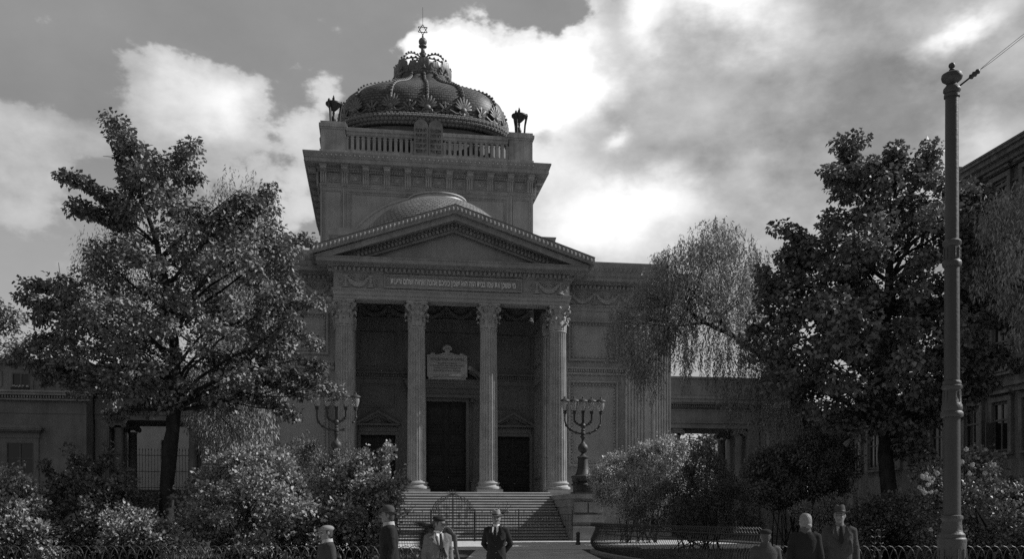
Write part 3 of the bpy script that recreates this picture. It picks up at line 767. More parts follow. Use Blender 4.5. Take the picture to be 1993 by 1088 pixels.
# ---- tower
TV0, TV1, TU = 27.0, 47.2, 9.9
TC = (TV0 + TV1) / 2
SQ = [(-TU, TV0), (TU, TV0), (TU, TV1), (-TU, TV1)]
b = MB(); b.box(-TU, TU, TV0, TV1, 17, 33.3)
for (a, c) in ((-9.62, -7.95), (7.95, 9.62)): frame(b, a, c, 20, 31.65, TV0, .1, .06)
frame(b, -7.5, 7.5, 20, 31.75, TV0, .18, .07); frame(b, -7.15, 7.15, 20, 31.42, TV0, .05, .05)
for s in (-1, 1):
    b.box(*(sorted((s * 9.9, s * 9.72))), TV0 - .06, TV0 + .02, 18, 31.95); b.box(*(sorted((s * 7.72, s * 7.88))), TV0 - .1, TV0 + .02, 18, 31.95)
n = 40; pl = []
for i in range(n + 1): a = PI * i / n; pl.append((8.6 * math.cos(a), 22.9 + 8.5 * math.sin(a)))
for i in range(n, -1, -1): a = PI * i / n; pl.append((7.85 * math.cos(a), 22.9 + 7.75 * math.sin(a)))
pl = [(x, max(20, z)) for x, z in pl]; b.prism(pl, TV0 - .2, TV0 + .02)
pl = []
for i in range(n + 1): a = PI * i / n; pl.append((8.62 * math.cos(a), 22.9 + 8.52 * math.sin(a)))
for i in range(n, -1, -1): a = PI * i / n; pl.append((8.45 * math.cos(a), 22.9 + 8.35 * math.sin(a)))
b.prism(pl, TV0 - .3, TV0 + .019)
b.sweep(SQ, [(-.2, 31.95), (.06, 31.95), (.06, 32.1), (.12, 32.12), (.12, 32.2), (-.2, 32.2)], closed=True)
tw = b.build('tower_wall', STONE, SY)
b = MB()
for r in range(4):                                    # triglyphs, consoles and coffers on each side
    M = T(0, TC, 0) @ RZ(r * PI / 2) @ T(0, -TC, 0)
    for k in range(11):
        u = -9.62 + k * 1.924; t = MB()
        for j in (-1, 0, 1): t.box(u + j * .2 - .07, u + j * .2 + .07, TV0 - .17, TV0 + .01, 32.3, 33.25)
        t.box(u - .3, u + .3, TV0 - .09, TV0 + .02, 32.2, 33.25); t.box(u - .33, u + .33, TV0 - .2, TV0 + .01, 33.25, 33.33)
        for j in range(4): t.box(u - .26 + j * .15, u - .18 + j * .15, TV0 - .16, TV0 - .02, 32.04, 32.2)
        t.box(u - .28, u + .28, TV0 - .9, TV0 - .2, 33.38, 33.72); t.box(u - .34, u + .34, TV0 - .98, TV0 - .2, 33.62, 33.76)
        b.put(t, M)
        if k < 10:
            t = MB(); c = u + .962; frame(t, c - .5, c + .5, 32.42, 33.2, TV0, .07, .08); t.ell((c, TV0, 32.81), (.2, .1, .2), 8, 5)
            for j in range(4): t.ell((c + .25 * math.cos(j * PI / 2 + .8), TV0 - .02, 32.81 + .2 * math.sin(j * PI / 2 + .8)), (.1, .07, .07), 6, 4)
            b.put(t, M)
tf = b.build('tower_frieze', STONE_L, SY)
b = MB(); b.sweep(SQ, [(-.2, 33.3), (.2, 33.33), (.2, 33.5), (.3, 33.52), (.36, 33.6), (.36, 33.78), (1.3, 33.78), (1.3, 34.14), (1.36, 34.16), (1.4, 34.3), (1.5, 34.56), (1.5, 34.68), (-.3, 34.82)], closed=True)
tcn = b.build('tower_cornice', CORN, SY)
b = MB()
for i in range(4): eggs(b, SQ[i], SQ[(i + 1) % 4], 34.38, 1.43, .42, .11); dentils(b, SQ[i], SQ[(i + 1) % 4], 33.36, 33.48, .18, .3, .12, .1)
b.build('egg_moulding', STONE_L, tcn)
n_before = set(S.objects)
# balustrade
BV = TV0 + .02
b = MB()
for r in range(4):
    M = T(0, TC, 0) @ RZ(r * PI / 2) @ T(0, -TC, 0); t = MB()
    t.box(-7.55, 7.55, BV + .02, BV + 1.0, 34.7, 35.32); t.box(-7.55, 7.55, BV + .08, BV + .7, 35.32, 35.42)
    t.box(-7.55, 7.55, BV + .06, BV + .72, 36.62, 36.86); t.box(-7.55, 7.55, BV - .04, BV + .82, 36.86, 37.06); t.box(-7.55, 7.55, BV + .02, BV + .76, 37.06, 37.16)
    for s in (-1, 1):
        nb = 12
        for k in range(nb + 1):
            u = s * (1.52 + (7.5 - 1.52) * k / nb)
            t.box(u - .14, u + .14, BV + .14, BV + .6, 35.42, 36.4); t.box(u - .17, u + .17, BV + .11, BV + .63, 36.3, 36.4); t.box(u - .17, u + .17, BV + .11, BV + .63, 35.42, 35.52)
            if k < nb:                                 # little arches between the strips
                c = s * (1.52 + (7.5 - 1.52) * (k + .5) / nb); w = (7.5 - 1.52) / nb / 2
                pl = [(c - w, 36.4), (c - w, 36.62), (c + w, 36.62), (c + w, 36.4)] + [(c + (w - .1) * math.cos(a), 36.4 + .15 * math.sin(a)) for a in [PI * q / 8 for q in range(9)]]
                t.prism(pl, BV + .16, BV + .58)
    if r: t.box(-1.5, 1.5, BV + .06, BV + .7, 35.42, 36.62)
    b.put(t, M)
b.build('balustrade', PARA, SY)
for (sx_, sy_) in ((-1, 0), (1, 0), (-1, 1), (1, 1)):
    b = MB(); c = sx_ * 8.75; y = BV + 1.15 if sy_ == 0 else TV1 - 1.15
    for (h, z0, z1) in ((1.22, 34.69, 35.3), (1.12, 35.3, 36.95), (1.2, 36.95, 37.1), (1.28, 37.1, 37.35), (1.15, 37.35, 37.55)): b.box(c - h, c + h, y - h, y + h, z0, z1)
    for dx in (-.35,): b.box(c + dx - .1, c + dx + .1, y - 1.235, y - 1.2, 34.95, 35.1)
    b.build('corner_pedestal', PARA, SY)
b = MB(); b.box(-1.62, 1.62, BV - .12, BV + .7, 34.7, 35.22)
for k in range(-2, 3): b.box(k * .6 - .27, k * .6 + .27, BV - .15, BV - .1, 34.76, 35.18)
b.build('tablet_base', PARA, SY)
for s in (-1, 1):
    b = MB(); c = s * .68; w = .665; n = 12
    pl = [(c - w, 35.22), (c + w, 35.22)] + [(c + w * math.cos(PI * i / n), 37.62 + .66 * math.sin(PI * i / n)) for i in range(n + 1)]
    b.prism(pl, BV - .1, BV + .25)
    pl2 = [(c + (x - c) * .93, 35.3 + (z - 35.22) * .96) for x, z in pl]
    tb = b.build('stone_tablet', TABLET, SY); tb['label'] = 'round topped stone tablet with rows of dark Hebrew letters'
    rows = ('\u05d0\u05e0\u05db\u05d9 \u05d4\u05f3', '\u05dc\u05d0 \u05d9\u05d4\u05d9\u05d4', '\u05dc\u05d0 \u05ea\u05e9\u05d0', '\u05d6\u05db\u05d5\u05e8 \u05d0\u05ea', '\u05db\u05d1\u05d3 \u05d0\u05ea') if s > 0 else ('\u05dc\u05d0 \u05ea\u05e8\u05e6\u05d7', '\u05dc\u05d0 \u05ea\u05e0\u05d0\u05e3', '\u05dc\u05d0 \u05ea\u05d2\u05e0\u05d1', '\u05dc\u05d0 \u05ea\u05e2\u05e0\u05d4', '\u05dc\u05d0 \u05ea\u05d7\u05de\u05d3')
    for i, rr in enumerate(rows): text_mesh(rr[::-1], .46, .008, 'tablet_lettering', INK, tb, T(c, BV - .108, 37.35 - i * .44), width=.98)

for o in S.objects:                                   # the parapet stage is a little taller than drawn above
    if o not in n_before and o.parent == SY: k_ = 1.11 if 'tablet' in o.name else 1.17; o.scale.z = k_; o.location.z = 34.7 * (1 - k_)
# ---- dome
def sup(a, r, n=3.0):                                 # squarish plan
    c, s = math.cos(a), math.sin(a)
    k = (abs(c) ** n + abs(s) ** n) ** (-1 / n)
    return (r * k * c, TC + r * k * s)
DS = .95
PROF = [(z_ - .65, r_ * DS) for z_, r_ in [(40.2, 8.45), (40.9, 8.62), (41.8, 8.75), (42.6, 8.7), (43.3, 8.35), (43.9, 7.7), (44.45, 6.8), (44.95, 5.8), (45.45, 4.8), (45.95, 3.95), (46.5, 3.25), (47.2, 2.85)]]
L_ = [0]
for i in range(1, len(PROF)): L_.append(L_[-1] + math.hypot(PROF[i][0] - PROF[i - 1][0], PROF[i][1] - PROF[i - 1][1]))
def fd(t, s):
    z, r = PROF[t]; a = 2 * PI * s + PI / 2
    q = abs(math.sin(8 * (a))) ** .8                   # slight swelling of each gore between ribs
    x, y = sup(a, r + .18 * q * min(1, r / 4)); return (x, y, z, (a) * 8.5, L_[t])
dm = surf(range(len(PROF)), 192, fd, SLATE, 'dome', SY)
def polyring(z, r, n=96, no=3.0): return [(*sup(2 * PI * i / n, r, no), z) for i in range(n)]
b = MB()
for (r0, z0, r1, z1) in ((9.4, 35.3, 9.4, 37.1), (9.4, 37.1, 9.1, 38.2), (9.1, 38.2, 8.95, 39.3), (8.95, 39.3, 8.6, 39.5), (8.6, 39.5, 8.6, 40.25), (8.75, 40.25, 8.75, 40.7), (8.75, 40.7, 8.4, 40.75)):
    A = polyring(z0, r0 * DS); B = polyring(z1, r1 * DS); b.add(A + B, [(i, (i + 1) % 96, 96 + (i + 1) % 96, 96 + i) for i in range(96)])
b.build('dome_drum', DRUM, dm, smooth=True).location.z = -.65
b = MB(); b.tube(polyring(39.75, 8.9 * DS), .42, 8, closed=True)  # wreath of leaves
for i in range(150):
    a = 2 * PI * i / 150; x, y = sup(a, 8.95 * DS)
    for j in range(4):
        th = -1.1 + j * .7; rr = .44
        xx, yy = sup(a + (j % 2) * PI / 150, 8.95 * DS + rr * math.cos(th)); b.ell((xx, yy, 39.75 + rr * math.sin(th)), (.3, .3, .2), 6, 4)
b.build('laurel_wreath', ZINC, dm).location.z = -.4
for k in range(16):
    a = k * PI / 8 + 0.0001
    pts = []
    for (z, r) in PROF[2:]:
        x, y = sup(a, r + .12); pts.append(Vector((x, y, z + .06)))
    dense = []
    for i in range(len(pts) - 1):
        for q in range(4): dense.append(pts[i].lerp(pts[i + 1], q / 4))
    b = MB(); b.tube(pts, .1, 6)
    for i, p in enumerate(dense):
        if i % 2 == 0: b.ell(tuple(p + Vector((math.cos(a), math.sin(a), .35)) * .1), (.14, .14, .13), 6, 4)
    b.build('dome_rib', ZINC, dm, smooth=True)
    # palmette at the foot of the rib
    b = MB(); x, y = sup(a, 9.0 * DS); cx_, cy_ = sup(a, 1); d = Vector((x, y - TC, 0)).normalized(); M = Matrix(((d.y * -1, -d.x, 0, x), (d.x, -d.y, 0, y), (0, 0, 1, 0), (0, 0, 0, 1)))
    for j in range(9):
        q = -1.25 + j * 2.5 / 8; L = 1.28 - .45 * abs(q) ** 1.3 * .6
        Mq = M @ T(0, 0, 41.15) @ Matrix.Rotation(q, 4, 'Y')
        b.put(MB().ell((0, .0, L * .62), (.13, .09, L * .45), 6, 5), Mq)
    b.put(MB().ell((0, -.12, 41.15), (.3, .16, .26), 8, 5), M)
    b.put(MB().ell((0, -.03, 40.75), (.22, .12, .3), 8, 5), M)
    for s in (-1, 1):
        b.put(MB().tube([(s * .3 + s * p[0], -.08, 40.85 + p[2]) for p in spiral((0, 0, 0), .2, 1.3, -1, PI * .6, 10)], .06, 5), M)
        b.put(MB().tube([(s * .4, -.05, 40.8), (s * .8, -.02, 40.72), (s * 1.15, -.0, 40.85), (s * 1.45, .05, 40.98)], .07, 5), M)
    b.build('palmette', ZINC, dm, smooth=True).location.z = -.65
    a2 = a + PI / 16                                   # flower between the palmettes
    x, y = sup(a2, 8.98 * DS); d = Vector((x, y - TC, 0)).normalized(); M = Matrix(((-d.y, -d.x, 0, x), (d.x, -d.y, 0, y), (0, 0, 1, 0), (0, 0, 0, 1)))
    b = MB()
    for q in (-.75, 0, .75): b.put(MB().ell((0, 0, .5), (.12, .08, .42), 6, 5), M @ T(0, 0, 41.0) @ Matrix.Rotation(q, 4, 'Y'))
    for s in (-1, 1):
        b.put(MB().tube([(s * .22 + s * p[0], -.03, 40.95 + p[2]) for p in spiral((0, 0, 0), .19, 1.3, 1, PI, 10)], .055, 5), M)
        b.put(MB().tube([(s * .1 + s * p[0] * .8, -.03, 41.65 + p[2] * .8) for p in spiral((0.12, 0, 0), .14, 1.1, -1, PI, 8)], .045, 5), M)
    b.build('dome_flower', ZINC, dm, smooth=True).location.z = -.65
# the crown
b = MB(); b.tube(polyring(47.2, 2.75, 48, 2.6), .13, 6, closed=True); b.tube(polyring(47.45, 2.72, 48, 2.6), .1, 6, closed=True)
for i in range(60): x, y = sup(2 * PI * i / 60, 2.84, 2.6); b.ell((x, y, 47.32), (.11, .11, .1), 6, 4)
cr = b.build('crown', ZINC, SY, smooth=True); cr.location.z = -.65
for k in range(16):
    a = k * PI / 8; big = k % 2 == 0; x, y = sup(a, 2.72, 2.6); b = MB()
    M = T(x, y, 47.4) @ RZ(a); h = 1.5 if big else 1.15; w = 1.15 if big else .85
    for (lz, lw) in ((.2, 1.25), (.42, 1.2), (.62, .85)):
        for s in (-1, 0, 1): b.put(MB().ell((lz * .22 * h, s * w * .3 * lw, h * lz * .95), (.07, w * .25 * lw, h * .34), 7, 5), M)
    b.put(MB().ell((.10 * h, 0, h * .86), (.08, .13, .2), 7, 5), M)
    b.put(MB().ell((.15 * h, 0, h * .97), (.1, .15, .1), 7, 5), M)
    b.build('crown_leaf', ZINC, cr, smooth=True)
for k in range(8):
    a = k * PI / 4; b = MB(); pts = []
    for i in range(9):
        t = i / 8; r = 2.75 * (1 - t) + .25; r += .35 * math.sin(PI * t); z = 47.6 + 2.45 * math.sin(t * PI / 2 * 1.15) ** .62
        x, y = sup(a, r, 2.6); pts.append((x, y, z))
    b.tube(pts, .075, 5)
    for p in pts: b.ell((p[0], p[1], p[2] + .08), (.13, .13, .12), 6, 4)
    b.build('crown_arch', ZINC, cr, smooth=True)
b = MB(); b.lathe([(.55, 49.5), (.42, 49.7), (.3, 49.9), (.26, 50.2), (.34, 50.35), (.38, 50.45), (.22, 50.55), (.18, 50.85), (.2, 51.05), (.42, 51.15), (.42, 51.25), (.2, 51.3)], (0, TC, 0), 16)
fn = b.build('finial', ZINC, SY, smooth=True); fn.location.z = -.6
b = MB(); b.ell((0, TC, 51.68), (.43, .43, .43), 20, 12); b.build('finial_ball', ZINC, fn, smooth=True)
b = MB(); b.lathe([(.07, 52.05), (.1, 52.2), (.07, 52.4), (.05, 52.35), (.05, 52.4)], (0, TC, 0), 8)
zc = 52.95
for s in (0, 1):
    tri = [(.54 * math.sin(2 * PI * i / 3 + s * PI), TC, zc + .54 * math.cos(2 * PI * i / 3 + s * PI)) for i in range(3)]
    for i in range(3): b.tube([tri[i], tri[(i + 1) % 3]], .04, 5)
b.tube([(0, TC, zc + .6), (0, TC, 55.3)], .02, 5)
b.build('six_pointed_star', IRON, fn)

# ------------------------------------------------------------------ tripod braziers on the tower corners
cT, sT = math.cos(TH), math.sin(TH)
def LW(u, v, z=0): return Vector((OX + u * cT - v * sT, OY + u * sT + v * cT, z))
def brazier(label, u, v, z):
    r = empty('tripod_brazier', LW(u, v, z), TH, label, 'brazier', 'bronze tripod braziers on the tower corners')
    for k in range(3):
        a = PI / 2 + k * 2 * PI / 3 + .5; b = MB()
        b.tube([(.62 * math.cos(a), .62 * math.sin(a), 0), (.6 * math.cos(a), .6 * math.sin(a), .12), (.5 * math.cos(a), .5 * math.sin(a), .2), (.58 * math.cos(a), .58 * math.sin(a), 1.2), (.72 * math.cos(a), .72 * math.sin(a), 1.95)], [.15, .13, .09, .095, .12], 6)
        b.ell((.74 * math.cos(a), .74 * math.sin(a), 2.1), (.13, .13, .2), 8, 6)
        b.build('leg', IRON, r, smooth=True)
    b = MB(); b.lathe([(.02, 1.35), (.2, 1.42), (.38, 1.6), (.58, 1.82), (.74, 1.98), (.74, 2.1), (.6, 2.12), (.5, 2.2), (.3, 2.28), (.1, 2.3)], n=20); b.build('bowl', IRON, r, smooth=True)
    b = MB(); b.lathe([(.28, 0), (.3, .1), (.12, .2), (.2, .45), (.24, .6), (.16, .85), (.08, 1.0), (.12, 1.2), (.1, 1.4)], n=12); b.build('baluster', IRON, r, smooth=True)
    b = MB()
    for k in range(5):
        a = k * 1.3; b.ell((.07 * math.cos(a), .07 * math.sin(a), 2.32 + .05 * k), (.08, .08, .14 + .02 * k), 6, 5)
    b.ell((0, 0, 2.72), (.06, .06, .16), 6, 5); b.build('flame', IRON, r, smooth=True)
brazier('bronze tripod brazier on the left corner of the tower', -8.75, TV0 + 1.15, 38.05)
brazier('bronze tripod brazier on the right corner of the tower', 8.75, TV0 + 1.15, 38.05)

# ------------------------------------------------------------------ five branched lamps on the stair pedestals
def branch_lamp(label, u, v, z, loose=False):
    r = empty('branched_lamp', LW(u, v, z), TH, label, 'street lamp', 'five branched lamps flanking the steps')
    b = MB(); b.box(-.62, .62, -.62, .62, 0, .12); b.box(-.5, .5, -.5, .5, .12, .55); b.lathe([(.62, .55), (.55, .62), (.5, .7), (.62, .8), (.72, .98), (.72, 1.06), (.5, 1.1)], n=16)
    for k in range(4):
        a = PI / 4 + k * PI / 2; b.tube([(.5 * math.cos(a), .5 * math.sin(a), .95), (.72 * math.cos(a), .72 * math.sin(a), .8), (.6 * math.cos(a), .6 * math.sin(a), .62), (.78 * math.cos(a), .78 * math.sin(a), .56)], .07, 6)
        a = k * PI / 2
        pts = [(.58 * math.cos(a + q), .58 * math.sin(a + q), .95 - .18 * math.cos(q * 2.6)) for q in [-.6 + .2 * i for i in range(7)]]; b.tube(pts, .035, 5)
    b.build('base', IRON_L, r, smooth=True)
    b = MB(); b.lathe([(.5, 1.1), (.42, 1.2), (.34, 1.5), (.3, 1.9), (.29, 2.1), (.36, 2.14), (.36, 2.18), (.2, 2.25), (.1, 2.36), (.1, 2.42), (.22, 2.5), (.29, 2.65), (.3, 2.78), (.24, 2.9), (.2, 2.94), (.1, 3.04), (.08, 3.1), (.1, 3.3), (.16, 3.36), (.16, 3.42), (.09, 3.46), (.15, 3.52), (.15, 3.62), (.08, 3.7), (.13, 3.78), (.07, 3.86), (.13, 3.95), (.17, 4.05), (.13, 4.16), (.075, 4.22), (.07, 4.75), (.1, 4.8), (.1, 4.84)], n=20)
    st = b.build('stem', IRON_L, r, smooth=True)
    tops = [(0, 4.84)]
    for (w, z0) in ((.52, 4.05), (1.08, 3.56)):
        for s in (-1, 1):
            b = MB(); pts = []
            H = 4.84 - z0
            for i in range(15):
                t = i / 14; a = t * PI / 2
                pts.append((s * w * math.sin(min(a * 1.15, PI / 2)) ** .9, 0, z0 + (.62 * w * .9) * (1 - math.cos(a)) ** 1.3 if t < .999 else z0 + .6 * w))
            pts = [(s * w * math.sin(q), 0, z0 + w * .72 * (1 - math.cos(q))) for q in [PI / 2 * i / 12 for i in range(13)]] + [(s * w, 0, 4.6), (s * w, 0, 4.84)]
            if loose and s > 0 and w > 1: pts = pts[:4]
            b.tube(pts, .052, 6)
            for k in (3, 6, 9):
                if k < len(pts): p = pts[k]; b.ell(p, (.085, .085, .085), 8, 6)
            if loose and s > 0 and w > 1:
                q = [(s * w * math.sin(a_) + .02, 0, z0 + .1 + w * .72 * (1 - math.cos(a_))) for a_ in (1.05, 1.25, 1.45)] + [(s * w, 0, 4.6), (s * w, 0, 4.84)]
                b.tube(q, .05, 6); b.ell(q[0], (.09, .09, .09), 8, 6); b.ell(q[2], (.08, .08, .08), 8, 6)
            if len(pts) > 5 or True: b.lathe([(.06, 4.7), (.1, 4.78), (.1, 4.84)], (s * w, 0, 0), 10)
            b.build('branch', IRON_L, r, smooth=True); tops.append((s * w, 4.84))
    for (x, z) in sorted(tops):
        b = MB(); b.lathe([(.07, z), (.12, z + .05), (.13, z + .08)], (x, 0, 0), 12); ln = b.build('lantern', IRON_L, r, smooth=True)
        b = MB(); b.lathe([(.11, z + .08), (.17, z + .22), (.215, z + .42), (.205, z + .56), (.17, z + .62)], (x, 0, 0), 16); b.build('glass', GLASS, ln, smooth=True)
        b = MB(); b.lathe([(.22, z + .62), (.3, z + .63), (.26, z + .7), (.12, z + .78), (.06, z + .8), (.05, z + .84), (.07, z + .87), (.02, z + .92)], (x, 0, 0), 16); b.build('cap', IRON_L, ln, smooth=True)
branch_lamp('five branched iron lamp on the right stair pedestal, clear of the shrubs', 7.15, -6.35, 2.94)
branch_lamp('five branched iron lamp half hidden by the shrub left of the steps', -7.15, -6.35, 2.94, True)

# ------------------------------------------------------------------ side buildings in the same frame
def at_local(b, u0, v0): b.v = [(x - u0, y - v0, z) for x, y, z in b.v]; return b
def window(root, name, u0, u1, z0, z1, v, m, panes=(2, 3), origin=(0, 0), curtain=True):
    b = MB(); w = .07
    b.box(u0, u1, v + .16, v + .2, z0, z1)
    f_ = at_local(b, *origin).build(name, PANE, root)
    b = MB()
    b.box(u0, u0 + w, v + .08, v + .17, z0, z1); b.box(u1 - w, u1, v + .08, v + .17, z0, z1); b.box(u0 + w, u1 - w, v + .08, v + .17, z0, z0 + w); b.box(u0 + w, u1 - w, v + .08, v + .17, z1 - w, z1)
    for k in range(1, panes[0]): u = u0 + (u1 - u0) * k / panes[0]; b.box(u - .04, u + .04, v + .1, v + .158, z0 + w, z1 - w)
    for k in range(1, panes[1]): z = z0 + (z1 - z0) * k / panes[1]; b.box(u0 + w, u1 - w, v + .115, v + .155, z - .025, z + .025)
    at_local(b, *origin).build('window_frame', m, f_)
    return f_
for s in (-1, 1):
    side = 'left' if s < 0 else 'right'
    u0 = s * 20; O_ = (u0, 7)
    r = empty('colonnade', LW(u0, 7), TH, f'low stone colonnade with Ionic columns joining the synagogue to the {side} pavilion', 'colonnade', 'low colonnades beside the synagogue')
    def B(a, c): return (min(s * a, s * c), max(s * a, s * c))
    b = MB(); b.box(*B(15.9, 23.9), 7, 11.6, 8.25, 9.6); b.box(*B(15.9, 23.85), 7.1, 11.5, 9.6, 10.35); b.box(*B(15.9, 23.8), 7.25, 11.4, 10.35, 12.0)
    b.box(*B(15.9, 23.85), 7.15, 11.5, 12.0, 12.15); b.box(*B(15.9, 23.9), 6.9, 7.25, 8.62, 8.72)
    b.box(*B(15.9, 24.3), 6.55, 7.1, 10.0, 10.12); b.box(*B(15.9, 24.35), 6.45, 7.1, 10.12, 10.3); b.box(*B(15.9, 23.9), 7.18, 7.25, 10.5, 10.7); b.box(*B(15.9, 23.9), 6.95, 7.2, 9.55, 9.65)
    for k in range(48): b.box(*B(16 + k * .165, 16.09 + k * .165), 6.75, 7.1, 9.82, 9.98)
    at_local(b, *O_).build('entablature', PLASTER, r)
    for (a0, a1) in ((15.9, 16.9), (23.0, 23.9)):
        b = MB(); b.box(*B(a0, a1), 7.05, 11.4, -.1, 8.25); b.box(*B(a0 + .07, a1 - .1), 6.98, 7.08, .2, 8.25); at_local(b, *O_).build('pier', PLASTER, r)
    for (u, v) in ((17.5, 7.5), (22.45, 7.5), (17.5, 10.8), (22.35, 10.8)):
        b = MB(); b.lathe([(.42, .2), (.42, .5), (.36, .6), (.33, .75), (.33, 3), (.29, 7.6), (.33, 7.65), (.33, 7.72)], (s * u, v, 0), 24)
        c_ = at_local(b, *O_).build('column', PLASTER, r, smooth=True)
        b = MB(); b.box(s * u - .42, s * u + .42, v - .36, v + .36, 8.08, 8.24); b.box(s * u - .36, s * u + .36, v - .3, v + .3, 7.9, 8.08)
        for q in (-1, 1):
            for yy in (-.34, .3): b.tube([(s * u + q * .36 + p[0] * q, v + yy, 7.9 + p[2]) for p in spiral((0, 0, 0), .19, 1.6, -1, PI / 2, 16)], .045, 5)
            b.tube([(s * u + q * .36, v - .3, 7.9), (s * u + q * .36, v + .3, 7.9)], .13, 10)
        at_local(b, *O_).build('capital', PLASTER, c_)
    # pavilion
    u0 = s * 28; O_ = (u0, 5.5)
    if s < 0: lab = 'plastered side pavilion with hooded window and flower box above, left of the colonnade'
    else: lab = 'plastered side pavilion behind the leaning tree, right of the colonnade'
    r = empty('side_pavilion', LW(u0, 5.5), TH, lab, 'building')
    uo = 40 if s < 0 else 27.0
    b = MB(); b.box(*B(24.0, uo), 5.5, 16, -.1, 9.3); b.box(*B(24.0, uo), 5.6, 16, 9.3, 10.1); b.box(*B(24.05, uo), 5.65, 16, 10.1, 11.7)
    b.box(*B(23.97, uo), 5.46, 5.52, 8.45, 8.53)
    b.build
    at_local(b, *O_).build('wall', PLASTER, r)
    b = MB(); b.box(*B(23.75, uo), 5.25, 5.62, 9.3, 9.42); b.box(*B(23.6, uo), 5.02, 5.62, 9.62, 9.8); b.box(*B(23.5, uo), 4.92, 5.64, 9.8, 9.92); b.box(*B(23.95, uo), 5.4, 16.1, 11.7, 11.85); b.box(*B(23.85, uo), 5.25, 16.2, 11.85, 12.0)
    for k in range(100):
        if 23.8 + k * .17 < uo - .2: b.box(*B(23.8 + k * .17, 23.89 + k * .17), 5.14, 5.6, 9.44, 9.6)
    at_local(b, *O_).build('cornice', CORN, r)
    if s < 0:
        for c_ in (-28.1, -33.5):
            w = window(r, 'window', c_ - .85, c_ + .85, 2.3, 6.5, 5.3, WFRAME, (2, 4), O_)
            b = MB(); b.box(c_ - 1.15, c_ - .85, 5.38, 5.52, 1.8, 6.8); b.box(c_ + .85, c_ + 1.15, 5.38, 5.52, 1.8, 6.8); b.box(c_ - .85, c_ + .85, 5.38, 5.52, 6.5, 6.8); b.box(c_ - 1.2, c_ + 1.2, 5.34, 5.52, 6.8, 7.2); b.box(c_ - 1.35, c_ + 1.35, 5.1, 5.52, 7.2, 7.3); b.box(c_ - 1.45, c_ + 1.45, 4.98, 5.52, 7.3, 7.42)
            b.prism([(c_ - 1.5, 7.42), (c_ + 1.5, 7.42), (c_ + 1.3, 7.6), (c_ - 1.3, 7.6)], 4.95, 5.52)
            at_local(b, *O_).build('window_surround', PLASTER, r)
            window(r, 'window', c_ - .55, c_ + .55, 10.05, 11.1, 5.44, WFRAME, (2, 1), O_)
            b = MB(); b.box(c_ - .75, c_ + .75, 5.56, 5.66, 11.1, 11.3); b.box(c_ - .75, c_ - .55, 5.56, 5.66, 9.93, 11.1); b.box(c_ + .55, c_ + .75, 5.56, 5.66, 9.93, 11.1); b.box(c_ - 2.3, c_ - 1.2, 5.58, 5.66, 10.2, 11.2)
            at_local(b, *O_).build('attic_window_surround', PLASTER, r)
            if c_ > -30:
                fb = empty('window_box', LW(c_, 5.4, 9.93), TH, 'small box of pale flowers on the attic window ledge of the pavilion', 'flower box')
                b = MB(); b.box(-.55, .55, -.12, .1, 0, .2); b.build('box', WOOD, fb)
                b = MB()
                for k in range(40): b.ell((random.uniform(-.5, .5), random.uniform(-.12, .05), .22 + random.random() * .12), (.035, .035, .03), 5, 4)
                o = b.build('flowers', PETAL, fb)
                b = MB()
                for k in range(50): b.ell((random.uniform(-.52, .52), random.uniform(-.1, .1), .2 + random.random() * .12), (.05, .02, .02), 4, 3)
                b.build('leaves', SHRUB_D, fb)
    else:
        c_ = 25.85
        b = MB(); b.box(c_ - .6, c_ + .6, 5.4, 5.52, 3.0, 7.0); b.box(c_ - .8, c_ + .8, 5.15, 5.52, 7.25, 7.55); b.box(c_ - .72, c_ + .72, 5.25, 5.52, 7.0, 7.25); b.box(c_ - .45, c_ + .45, 5.37, 5.41, 3.2, 6.85); at_local(b, *O_).build('niche', PLASTER, r)
# pale house and railings seen through the left colonnade
r = empty('pale_house', LW(-26, 30), TH, 'sunlit pale rendered house wall seen through the left colonnade', 'building')
b = MB(); b.box(-34, -16, 30, 40, 0, 10.4); b.box(-34.2, -15.8, 29.7, 40, 10.4, 10.7); b.box(-16.5, -15.9, 22, 30.0, 0, 12)
at_local(b, -26, 30).build('wall', PLASTER_L, r)
window(r, 'window', -28.5, -27.5, 6.9, 8.7, 29.78, WFRAME, (2, 3), (-26, 30)); window(r, 'window', -24.5, -23.5, 6.9, 8.7, 29.78, WFRAME, (2, 3), (-26, 30))
def railing(label, p, q, z0, h, st, name='iron_railing', group=None):
    p = Vector(p); q = Vector(q); d = q - p; L = d.length; a = math.atan2(d.y, d.x)
    r = empty(name, (p.x, p.y, z0), a, label, 'railing', group); b = MB(); n = int(L / st)
    for i in range(n + 1):
        x = i * st; b.box(x - .011, x + .011, -.011, .011, 0, h * (1 if i % 2 else .96)); b.lathe([(.02, h * .97), (.028, h * .99), (0, h * 1.05)], (x, 0, 0), 5)
    b.build('bars', IRON, r); b = MB()
    for z in (.15, h * .45, h * .85): b.box(-.02, L + .02, -.02, .02, z, z + .04)
    b.build('rails', IRON, r); b = MB()
    for x in (0, L / 2, L): b.box(x - .04, x + .04, -.04, .04, 0, h * 1.02)
    b.build('posts', IRON, r)
a_, b_ = LW(-23.4, 12.5), LW(-16.5, 12.5); railing('tall spiked iron railing inside the left colonnade', a_.xy, b_.xy, 3.6, 3.0, .22)
a_, b_ = LW(16.5, 12.5), LW(23.4, 12.5); railing('tall spiked iron railing inside the right colonnade', a_.xy, b_.xy, 3.2, 3.0, .22)
for s in (-1, 1):
    b = MB(); a0, a1 = sorted((s * 16.5, s * 23.6)); b.box(a0 - s * 20, a1 - s * 20, 0, .5, .0, 3.6 if s < 0 else 3.2)
    o = b.build('garden_wall', PLASTER_D if s < 0 else PLASTER_D); o.location = LW(s * 20, 12.3); o.rotation_euler.z = TH
    tagit(o, f'low dark garden wall under the railing in the {"left" if s<0 else "right"} colonnade', 'wall')

